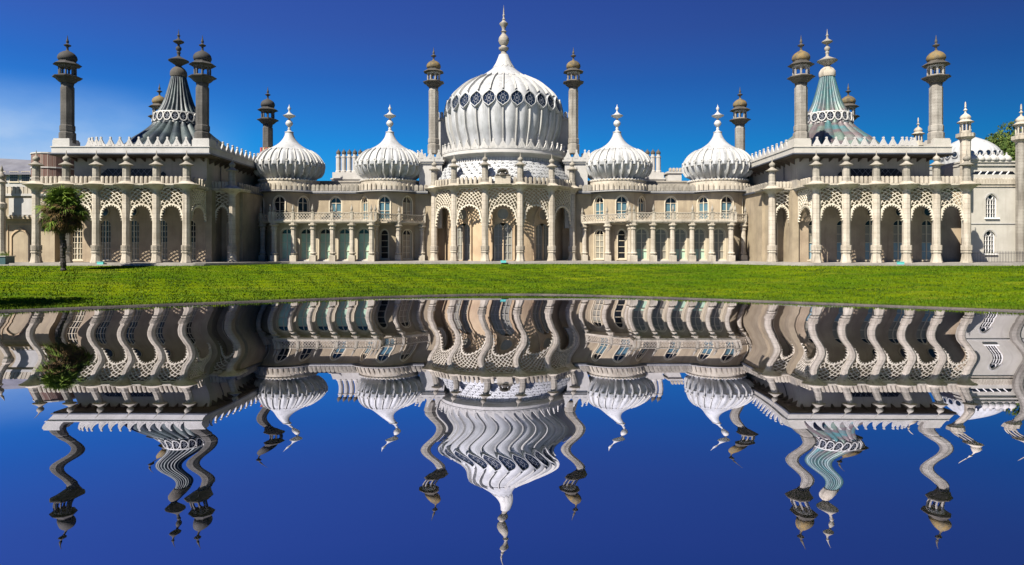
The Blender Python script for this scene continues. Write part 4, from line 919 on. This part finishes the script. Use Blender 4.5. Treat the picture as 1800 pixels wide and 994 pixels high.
def turret(x, d, z0, zt, sc_=.78, sm_='bath stone'):
    z0 = zt-(zt-z0)/sc_
    t_ = A_('turret', cm(('turret_shaft', zt-z0), sm_, lambda mb: oct_(mb, [(.85, z0-zt), (.85, -.1), (.92, 0)])), x, d, zt); t_.scale = (sc_,)*3
    A_('turret_balcony', cm('turret_balcony', 'carved stone', lambda mb: oct_(mb, [(.85, -.15), (.95, .2), (1.45, .55), (1.5, .6), (1.5, 1.25), (1.38, 1.25), (1.38, .8), (.9, .82), (.9, 1.5)])), 0, 0, 0, 0, t_)
    def lan(mb):
        oct_(mb, [(.92, 1.45), (.92, 1.75)])
        for k in range(8): a = 2*pi*k/8+R8; mb.lathe([(.13, 1.7), (.11, 3.0), (.16, 3.1)], 6, .78*cos(a), .78*sin(a))
        oct_(mb, [(.85, 3.05), (.92, 3.3)])
    A_('turret_lantern', cm('turret_lantern', 'carved stone', lan), 0, 0, 0, 0, t_)
    A_('turret_eave', cm('turret_eave', 'carved stone', lambda mb: mb.lathe([(.8, 3.2), (1.3, 3.22), (1.35, 3.3), (1.0, 3.5), (.8, 3.65), (.78, 3.75)], 24), 40), 0, 0, 0, 0, t_)
    A_('turret_dome', cm('turret_dome', 'carved stone', lambda mb: mb.lathe([(.7, 3.7), (.85, 3.95), (.86, 4.15), (.7, 4.45), (.42, 4.7), (.2, 4.85), (.13, 5.1), (.16, 5.3), (.32, 5.42), (.3, 5.5), (.13, 5.7), (.1, 5.9), (.2, 6.0), (.12, 6.1), (.14, 6.5), (.1, 6.8), (.01, 7.0)], 24), 50), 0, 0, 0, 0, t_)
turret(ax(1697, 91.2), 91.2, 9.9, 16.2, .75); turret(ax(1795, 92.0), 92.0, 0, 16.0, .76, 'minaret stone')
turret(ax(1614, 112), 112, 12, 18.2, .74)
for k in range(3):
    b = A_('round_finial', cm('round_finial', 'white render', lambda mb: mb.lathe([(.5, 0), (.62, .12), (.62, .4), (.4, .68), (.14, .84), (.1, 1.0), (.14, 1.08), (.02, 1.2)], 14), 50), ax(1750)+k*.86, 93.3, 13.75)
for k in range(4):
    b = A_('round_finial', cm('round_finial', 'white render', lambda mb: None), ax(1718)+k*.86-.3, 93.3, 13.75)
ld = A_('low_dome', cm('low_dome', 'dome white', lambda mb: mb.lathe(spline([(3.8, 13.2), (3.95, 15.2), (4.0, 16.2), (3.65, 17.0), (2.6, 17.95), (1.3, 18.65), (.3, 19.1)], 4), 128, mod=lambda r, z, a: r*(1+.02*abs(sin(a*16)))), 50), ax(1704, 105), 105)
for k in range(24):
    def lw(mb):
        A = [(.36*cos(t_), .4*sin(t_)) for t_ in np.linspace(0, 2*pi, 15)[:-1]]; mb.band([(x_*1.3, z_*1.2) for x_, z_ in A], A, -.2, .1, True); tiltv(mb, .05, 4.02, 16.0)
    A_('dome_roundel', cm('low_roundel', 'dome white', lw), 0, 0, 0, 2*pi*k/24, ld)
    def lg(mb): mb.ext([(.36*cos(t_), .4*sin(t_)) for t_ in np.linspace(0, 2*pi, 15)[:-1]], -.12, -.1); tiltv(mb, .05, 4.02, 16.0)
    A_('dome_roundel_glass', cm('low_roundel_glass', 'oculus glass', lg), 0, 0, 0, 2*pi*k/24, ld)
A_('balustrade_wall', cm('annexe_low_wall', 'white render', lambda mb: (mb.box(-6, 6, 0, .5, 11.8, 13.0), mb.box(-6.1, 6.1, -.1, .6, 13.0, 13.2), mb.box(-6.1, 6.1, -.1, .6, 12.3, 12.42))), ax(1680, 97)-1, 97)
# railing in front of the annexe
rail = thing('railing', (62, 88, 0), 'thin dark iron railing in front of the plain wall at the right end', 'railing')
for k in range(56): put('railing_bar', cm('railing_bar', 'iron', lambda mb: (mb.box(-.018, .018, -.018, .018, -.2, 1.35), mb.lathe([(.03, 1.35), (.01, 1.5)], 4))), rail, (-3.6+k*.2, 0, 0))
put('top_rail', cm('top_rail', 'iron', lambda mb: mb.box(-3.7, 7.6, -.022, .022, 1.18, 1.23)), rail)
put('bottom_rail', cm('bottom_rail', 'iron', lambda mb: mb.box(-3.7, 7.6, -.022, .022, .05, .1)), rail)

# ================= left end =================
LB = thing('corridor_building', (-66, 90, 0), 'low cream building at the left end with small rounded battlements and blind arch', 'building')
def L_(name, me, x, d, z=0, rz=0, parent=None): return put(name, me, LB, (x+66, d-90, z), rz) if parent is None else put(name, me, parent, (x, d, z), rz)
LD = 90.0
def lx(px, d=LD): return (px-CX)*d/F
L_('wall', cm('corridor_wall', 'stucco', lambda mb: (mb.box(-14, 6.4, 1.2, 8, -.3, H_(345, LD)), mb.box(-14, 6.2, .0, 8, H_(385, LD), H_(345, LD)))), lx(0), LD)
L_('cornice', cm('corridor_cornice', 'white render', lambda mb: mb.box(-14, 6.2, -.2, 8, H_(345, LD), H_(341, LD))), lx(0), LD)
L_('wall_panel', cm('corridor_panel', 'white render', lambda mb: mb.box(1.2, 4.6, -.07, -.002, H_(378, LD), H_(349, LD))), lx(0), LD)
def blind(mb):
    A = [(-1.1, .2)] + arch(1.1, 3.3, 4.3, 8, 'ogee') + [(1.1, .2)]; B = [(-1.3, .2)] + arch(1.3, 3.3, 4.6, 8, 'ogee') + [(1.3, .2)]; mb.band(B, A, -.12, .0)
    mb.box(-1.7, 1.7, -.1, -.003, 5.0, 5.15)
    for e_ in (-1, 1): mb.box(min(e_*1.7, e_*1.6), max(e_*1.7, e_*1.6), -.1, -.003, 0, 5.0)
L_('blind_arch', cm('blind_arch', 'ochre stucco', blind), lx(36, 91.2), 91.19)
for k in range(5): L_('ledge_tile', cm('ledge_tile', 'white render', lambda mb: mb.box(-.13, .13, -.25, -.003, H_(381, LD), H_(379, LD))), lx(9)+k*.62, LD) 
for k in range(5, 7): L_('ledge_tile', cm('ledge_tile', 'white render', lambda mb: None), lx(9)+k*.62, LD)
for k in range(-14, 7): L_('battlement', cm('corridor_battlement', 'carved stone', lambda mb: mb.ext([(-.22, 0), (-.22, .7)] + arch(.22, .7, .95, 4, 'round') + [(.22, .7), (.22, 0)], -.12, .12)), lx(18)+k*.53, LD, H_(341, LD))
lc = L_('column', cm('corridor_column', 'bath stone', lambda mb: oct_(mb, [(.6, 0), (.6, 1.2), (.45, 1.4), (.45, 6.8), (.62, 7.1), (.62, 7.6), (.42, 7.8), (.42, 10.3)])), lx(3, 88.6), 88.6)
L_('finial', cm('corridor_finial', 'pier stone', lambda mb: mb.lathe([(.4, 10.3), (.62, 10.4), (.4, 10.6), (.3, 10.8), (.5, 11.0), (.5, 11.3), (.2, 11.6), (.12, 11.8), (.22, 11.95), (.02, 12.6)], 14), 50), 0, 0, 0, 0, lc)
# houses behind, left
house = thing('slate_house', (-84, 118, 0), 'cream house with grey slate roof and small paned windows at the left edge', 'house')
def hb(mb): mb.box(-16, 6.8, 0, 10, 0, H_(300, 115))
put('wall', cm('slate_house_wall', 'white render', hb), house, (0, 0, 0))
zt_ = H_(302, 117)
def hr(mb):
    z0 = zt_-.3; z1 = zt_+3.6
    mb.add([(-18, -.7, z0), (7.6, -.7, z0), (4.0, 5, z1-1.2), (-18, 5, z1), (-18, -.7, z0-.2), (7.6, -.7, z0-.2), (7.6, 10.5, z0), (-18, 10.5, z0)], [(0, 1, 2, 3), (4, 5, 1, 0), (1, 6, 2), (2, 6, 7, 3)])
put('roof', cm('slate_roof', 'slate', hr), house, (0, 0, 0))
for k in range(3):
    xx = (-84+ (k-1)*2.5)
    px_ = (2, 24.5, 45)[k]; X_ = (px_-CX)*117.9/F+84
    f = put('window', cm('house_window', 'frame paint', lambda mb: (mb.box(-.75, .75, -.12, -.003, 10.5, 12.3), mb.box(-.95, .95, -.16, -.003, 10.35, 10.5))), house, (X_, 0, 2.9))
    put('pane', cm('house_pane', 'dark glass', lambda mb: [mb.box(-.68+i*.345, -.38+i*.345, -.15, -.121, 10.6+j*.42, 10.97+j*.42) for i in range(4) for j in range(4)]), f, (0, 0, 0))
dm_ = put('dormer', cm('dormer', 'lead', lambda mb: (mb.box(-1.2, 1.2, 1.2, 4, zt_, zt_+2.1), mb.box(-1.5, 1.5, .9, 4.2, zt_+2.1, zt_+2.3))), house, (2.2, 0, .4))
put('pane', cm('dormer_pane', 'dark glass', lambda mb: (mb.box(-.85, -.35, 1.15, 1.19, zt_+.6, zt_+1.8), mb.box(.35, .85, 1.15, 1.19, zt_+.6, zt_+1.8))), dm_, (0, 0, 0))
far = thing('terrace_house', (-110, 165, 0), 'distant pale terrace under a long grey roof beyond the slate roof', 'house')
put('wall', cm('terrace_wall', 'white render', lambda mb: mb.box(-30, 12, 0, 10, 0, 19)), far)
put('roof', cm('terrace_roof', 'slate', lambda mb: mb.add([(-30, -.5, 19), (12.5, -.5, 19), (9, 5, 22.3), (-30, 5, 24), (-30, 10.5, 19), (12.5, 10.5, 19)], [(0, 1, 2, 3), (1, 5, 2), (2, 5, 4, 3)])), far)
for k in range(8): put('window', cm('terrace_window', 'dark glass', lambda mb: mb.box(-.5, .5, -.06, -.003, 15.8, 17.8)), far, (-12+k*2.8, 0, 0))
br = thing('brick_building', (-76.5, 108, 0), 'brown brick bow front with white bands between the portico pinnacles at left', 'building')
put('wall', cm('brick_wall', 'brown brick', lambda mb: mb.lathe([(3.2, 0), (3.2, 17.0)], 20)), br, (2.2, 3, 0))
for i, z in enumerate((11.4, 13.0, 14.6, 16.9)): put('band', cm(('brick_band', i), 'white render', lambda mb: mb.lathe([(3.15, z), (3.32, z), (3.32, z+.2), (3.15, z+.2)], 20)), br, (2.2, 3, 0))
pole = tag(put('flagpole', cm('flagpole', 'iron', lambda mb: mb.tube([(0, 0, 0), (0, 0, 20.5)], .06, 6)), None, ((166-CX)*120/F, 120, 0)), 'thin grey pole standing up behind the left parapet', 'pole')
# box at the left edge
bx_ = thing('planter', ((2-CX)*84.5/F, 84.5, -.35), 'dark teal planter with pale rim at the left edge of the lawn', 'planter')
put('box', cm('planter_box', 'dark teal', lambda mb: mb.box(-1.3, 1.1, -.8, .8, 0, 1.15)), bx_)
put('rim', cm('planter_rim', 'grey frame', lambda mb: mb.box(-1.4, 1.2, -.9, .9, 1.15, 1.25)), bx_)
def pl(mb):
    r = random.Random(5)
    for i in range(60):
        a = r.random()*6.28; l = .3+r.random()*.5; x0, y0 = r.uniform(-1, .9), r.uniform(-.5, .5)
        mb.add([(x0, y0, 1.2), (x0+.06, y0, 1.2), (x0+l*.4*cos(a), y0+l*.4*sin(a), 1.2+l)], [(0, 1, 2)])
put('foliage', cm('planter_plant', 'blade grass', pl), bx_)
# teal floodlights on the step
for px_, d_, lab in ((177, 83.7, 'small teal floodlight box on the step beside the palm'), (885, 94.9, 'small teal floodlight box on the step below the middle bay'), (1583, 83.7, 'small teal floodlight box on the step below the right portico')):
    f = thing('floodlight', ((px_-CX)*d_/F, d_, -.28), lab, 'floodlight', 'floodlights along the terrace step')
    put('housing', cm('floodlight_housing', 'teal enamel', lambda mb: (mb.box(-.38, .38, -.15, .15, .12, .42), mb.box(-.42, .42, -.18, .18, .42, .46))), f)
    put('bracket', cm('floodlight_bracket', 'iron', lambda mb: (mb.box(-.3, .3, -.1, .1, 0, .03), mb.box(-.3, -.26, -.05, .05, .03, .12), mb.box(.26, .3, -.05, .05, .03, .12))), f)

# ------------------------------------------------------------------ ground, pond
def shore(x): return 72 - np.sqrt(36 + (.65*x)**2)
def sm(t_): t_ = np.clip(t_, 0, 1); return t_*t_*(3-2*t_)
def tfront(x): return 95.6 - 11.6*sm((abs(x-PX)-29)/9.0)
def lawn_z(x, d):
    s0 = shore(x); t_ = np.clip((d-s0)/(tfront(x)-s0), 0, 1); return (ZW+.05) + t_**1.22*(-.30-ZW-.05)
xs = np.concatenate([np.linspace(-260, -80, 30), np.linspace(-79, 79, 260), np.linspace(80, 260, 30)])
M_ = 60
vs = []; fs = []
for i, x in enumerate(xs):
    s0 = float(shore(x)); t1 = float(tfront(x))
    for j in range(M_+1):
        k = j/M_; d = s0+(t1-s0)*k; z = float(lawn_z(x, d))
        z += .035*(sin(x*1.7+d*.9)+sin(d*2.3-x*.6))*min(1, 6*k)*min(1, 6*(1-k))
        if j == 0: d += .12*sin(x*3.1)+.08*sin(x*7.3)
        vs.append((x, d, z))
    vs.append((x, s0+.1, ZW-.6)); vs.append((x, 130, -.33))
w_n = M_+3
for i in range(len(xs)-1):
    a = i*w_n; b = a+w_n
    for j in range(M_): fs.append((a+j, b+j, b+j+1, a+j+1))
    fs.append((a+M_+1, b+M_+1, b, a)); fs.append((a+M_, b+M_, b+M_+2, a+M_+2))
me = bpy.data.meshes.new('lawn'); me.from_pydata(vs, [], fs); me.materials.append(MATS['lawn grass']); me.polygons.foreach_set('use_smooth', [True]*len(fs))
put('lawn', me, kind='structure')
put('ground', cm('ground', 'lawn grass', lambda mb: mb.add([(-6000, 125, -.4), (6000, 125, -.4), (6000, 8000, -.4), (-6000, 8000, -.4)], [(0, 1, 2, 3)])), kind='structure')
put('pond', cm('pond', 'pond water', lambda mb: mb.add([(-260, -60, ZW), (260, -60, ZW), (260, 74, ZW), (-260, 74, ZW)], [(0, 1, 2, 3)])), kind='structure')
mbk = MB(); xk = np.linspace(-70, 70, 281)
for x0, x1 in zip(xk[:-1], xk[1:]):
    a, b = float(shore(x0))-.05, float(shore(x1))-.05
    mbk.add([(x0, a-.3, ZW-.4), (x1, b-.3, ZW-.4), (x1, b-.3, ZW+.10), (x0, a-.3, ZW+.10), (x1, b+.12, ZW+.11), (x0, a+.12, ZW+.11)], [(0, 1, 2, 3), (3, 2, 4, 5)])
put('step_reflection_strip', mbk.mesh('step_reflection_strip', 'weathered stone'), kind='structure')  # added strip, stands in for the reflected line of the terrace steps
# terrace pavement with step
mbt = MB()
xt = np.linspace(-70, 70, 141)
for zlo, zhi, off in ((-.42, -.15, -.45), (-.15, 0.0, 0.0)):
    for x0, x1 in zip(xt[:-1], xt[1:]):
        a, b = float(tfront(x0))+off, float(tfront(x1))+off
        mbt.add([(x0, a, zlo), (x1, b, zlo), (x1, b, zhi), (x0, a, zhi), (x1, 126 if off == 0 else b+.6, zhi), (x0, 126 if off == 0 else a+.6, zhi)], [(0, 1, 2, 3), (3, 2, 4, 5)])
put('terrace', mbt.mesh('terrace', 'paving'), kind='structure')
# grass blades
rng = np.random.default_rng(4); NG = 150000
gx = rng.uniform(-75, 75, NG*2); tt = rng.random(NG*2)**1.25
gd = shore(gx) + (tfront(gx)-shore(gx)-.6)*tt
okm = (np.abs(gx) < gd*.80) & (gd > 20); gx = gx[okm][:NG]; gd = gd[okm][:NG]; n = len(gx)
ne = 24000; ex = rng.uniform(-62, 62, ne); gx = np.concatenate([gx, ex]); gd = np.concatenate([gd, shore(ex)+rng.uniform(-.05, .5, ne)]); n = len(gx)
gz = np.maximum(lawn_z(gx, gd)-.02, ZW+.02)
an = rng.uniform(0, 6.28, n); hh = rng.uniform(.06, .17, n); hh[-24000:] *= rng.uniform(1.0, 2.2, 24000); ww = rng.uniform(.03, .07, n); lean = rng.uniform(-.1, .1, (n, 2))
V = np.zeros((n, 3, 3)); V[:, 0] = np.stack([gx-ww*np.cos(an), gd-ww*np.sin(an), gz], 1); V[:, 1] = np.stack([gx+ww*np.cos(an), gd+ww*np.sin(an), gz], 1)
V[:, 2] = np.stack([gx+lean[:, 0], gd+lean[:, 1], gz+hh], 1)
me = bpy.data.meshes.new('grass'); me.vertices.add(n*3); me.vertices.foreach_set('co', V.reshape(-1)); me.loops.add(n*3); me.loops.foreach_set('vertex_index', np.arange(n*3))
me.polygons.add(n); me.polygons.foreach_set('loop_start', np.arange(0, n*3, 3)); me.update(); me.validate(); me.materials.append(MATS['blade grass'])
put('grass', me, kind='stuff', label='short green grass blades covering the sloping lawn', category='grass')

# ------------------------------------------------------------------ palm
pd_ = 77.0; pX = (111-CX)*pd_/F; pz = float(lawn_z(pX, pd_))
palm = thing('palm_tree', (pX, pd_, pz), 'fan palm with dark shaggy trunk and dense round crown on the left lawn', 'palm tree')
PH = H_(371, pd_)-pz
def trunk(mb):
    r = random.Random(2); pts = []; rad = []
    for i in range(40): pts.append((.05*sin(i*.5), .04*cos(i*.7), PH*i/39+.0)); rad.append(.24+.05*(i % 2)+r.uniform(-.03, .05)+.10*(i/39)**2)
    mb.tube(pts, rad, 9)
    for i in range(160):
        z = r.uniform(.4, PH); a = r.random()*6.28; ra = .27+.1*(z/PH)**2
        mb.add([(ra*cos(a-.25), ra*sin(a-.25), z), (ra*cos(a+.25), ra*sin(a+.25), z), ((ra+.16)*cos(a), (ra+.16)*sin(a), z+.12)], [(0, 1, 2)])
put('trunk', cm('palm_trunk', 'palm bark', trunk), palm)
def fan(seed):
    def fn(mb):
        r = random.Random(seed); Lp = r.uniform(.6, 1.35)
        mb.tube([(0, 0, 0), (Lp*.5, 0, .04), (Lp, 0, 0)], .02, 4)
        nb = 18
        for i in range(nb):
            a = -1.9+3.8*i/(nb-1); l = r.uniform(.75, 1.0)*(1-.12*abs(a)); dr = r.uniform(.15, .65)
            c_, s_ = cos(a), sin(a); w = .042
            p0 = (Lp, 0, 0); p1 = (Lp+l*.6*c_, l*.6*s_, -.04); p2 = (Lp+l*c_, l*s_, -dr)
            mb.add([(p0[0]-w*.3*s_, p0[1]+w*.3*c_, 0), (p0[0]+w*.3*s_, p0[1]-w*.3*c_, 0), (p1[0]-w*s_, p1[1]+w*c_, p1[2]), (p1[0]+w*s_, p1[1]-w*c_, p1[2]), p2], [(0, 1, 3, 2), (2, 3, 4)])
    return fn
fans = [cm(('palm_leaf', i), 'palm leaf', fan(i)) for i in range(5)]; dry = [cm(('palm_leaf_dry', i), 'dry palm leaf', fan(i+9)) for i in range(2)]
r = random.Random(11)
for i in range(300):
    a = i*2.39996; k = i/299; el = radians(80 - 118*k**0.9) + r.uniform(-.3, .3)
    o = put('leaf', (dry[i % 2] if (k > .3 and r.random() < .2+.5*k) else fans[i % 5]), palm, (r.uniform(-.25, .25), r.uniform(-.25, .25), PH + .35 - 1.2*k + r.uniform(-.3, .3)))
    o.rotation_euler = (r.uniform(-.5, .5), -el, a); sc_ = r.uniform(1.05, 1.4); o.scale = (sc_, sc_, sc_)

# ------------------------------------------------------------------ trees behind the right end
def crown(seed, R, H):
    def fn(mb):
        r = np.random.default_rng(seed); C = []
        for i in range(30):
            a = r.uniform(0, 6.28); q_ = r.uniform(.1, .8); C.append((R*q_*cos(a), R*q_*sin(a), H*(.45+.5*r.random()*(1.05-q_*.6)), R*r.uniform(.18, .34)))
        vs = []; fs = []
        for cx_, cy_, cz_, cr_ in C:
            for j in range(330):
                v_ = r.normal(size=3); v_ /= np.linalg.norm(v_); p_ = np.array((cx_, cy_, cz_)) + v_*cr_*r.uniform(.75, 1.1)*np.array((1, 1, .8))
                u = r.normal(size=3); u /= np.linalg.norm(u); w = np.cross(u, r.normal(size=3)); w /= np.linalg.norm(w)
                s_ = r.uniform(.16, .36); b0 = len(vs); vs += [tuple(p_-u*s_), tuple(p_+w*s_*.5), tuple(p_+u*s_), tuple(p_-w*s_*.5)]; fs.append((b0, b0+1, b0+2, b0+3))
        mb.add(vs, fs)
    return fn
def fastmesh(name, mat, fn):
    mb = MB(); fn(mb); me = bpy.data.meshes.new(name); me.from_pydata(mb.v, [], mb.f); me.materials.append(MATS[mat]); return me
tm = fastmesh('tree_crown', 'tree leaf', crown(1, 8, 18)); tm2 = fastmesh('tree_crown_b', 'tree leaf', crown(2, 8, 18))
labs = ['broad green tree behind the white dome at the right end', 'tall green tree right of the low white dome', 'green tree at the far right behind the end turret', 'darker tree showing left of the low white dome', 'small bare-topped tree behind the left end parapet']
for i, (px_, yt, d_, w) in enumerate(((1750, 226, 150, 1.15), (1783, 226, 160, 1.2), (1812, 240, 150, .9), (1690, 262, 150, .8), (84, 263, 130, .42))):
    top = H_(yt, d_); T_ = thing('tree', ((px_-CX)*d_/F, d_, -.3), labs[i], 'tree', 'trees behind the palace')
    hgt = top/18.0*1.05
    o = put('crown', tm if i % 2 == 0 else tm2, T_, (0, 0, 0), i*1.3); o.scale = (w, w, hgt)
    put('trunk', cm(('tree_trunk', i), 'bark', lambda mb: (mb.tube([(0, 0, 0), (.2, 0, 5*hgt), (0, .2, 12*hgt)], [.5, .35, .15], 8), mb.tube([(.2, 0, 6*hgt), (3*w, 1, 11*hgt)], [.2, .08], 6), mb.tube([(.1, 0, 7*hgt), (-3*w, -1, 12*hgt)], [.2, .08], 6))), T_)
T_ = thing('tree', (-42.5, 46.5, float(lawn_z(-42.5, 46.5))), 'leafy tree standing just beyond the left edge, its shade on the bank', 'tree', 'trees beside the pond')
o = put('crown', tm2, T_, (0, 0, 0), .7); o.scale = (.62, .62, .62)
put('trunk', cm('shade_tree_trunk', 'bark', lambda mb: mb.tube([(0, 0, 0), (.1, 0, 3), (0, .1, 7.5)], [.35, .25, .12], 8)), T_)
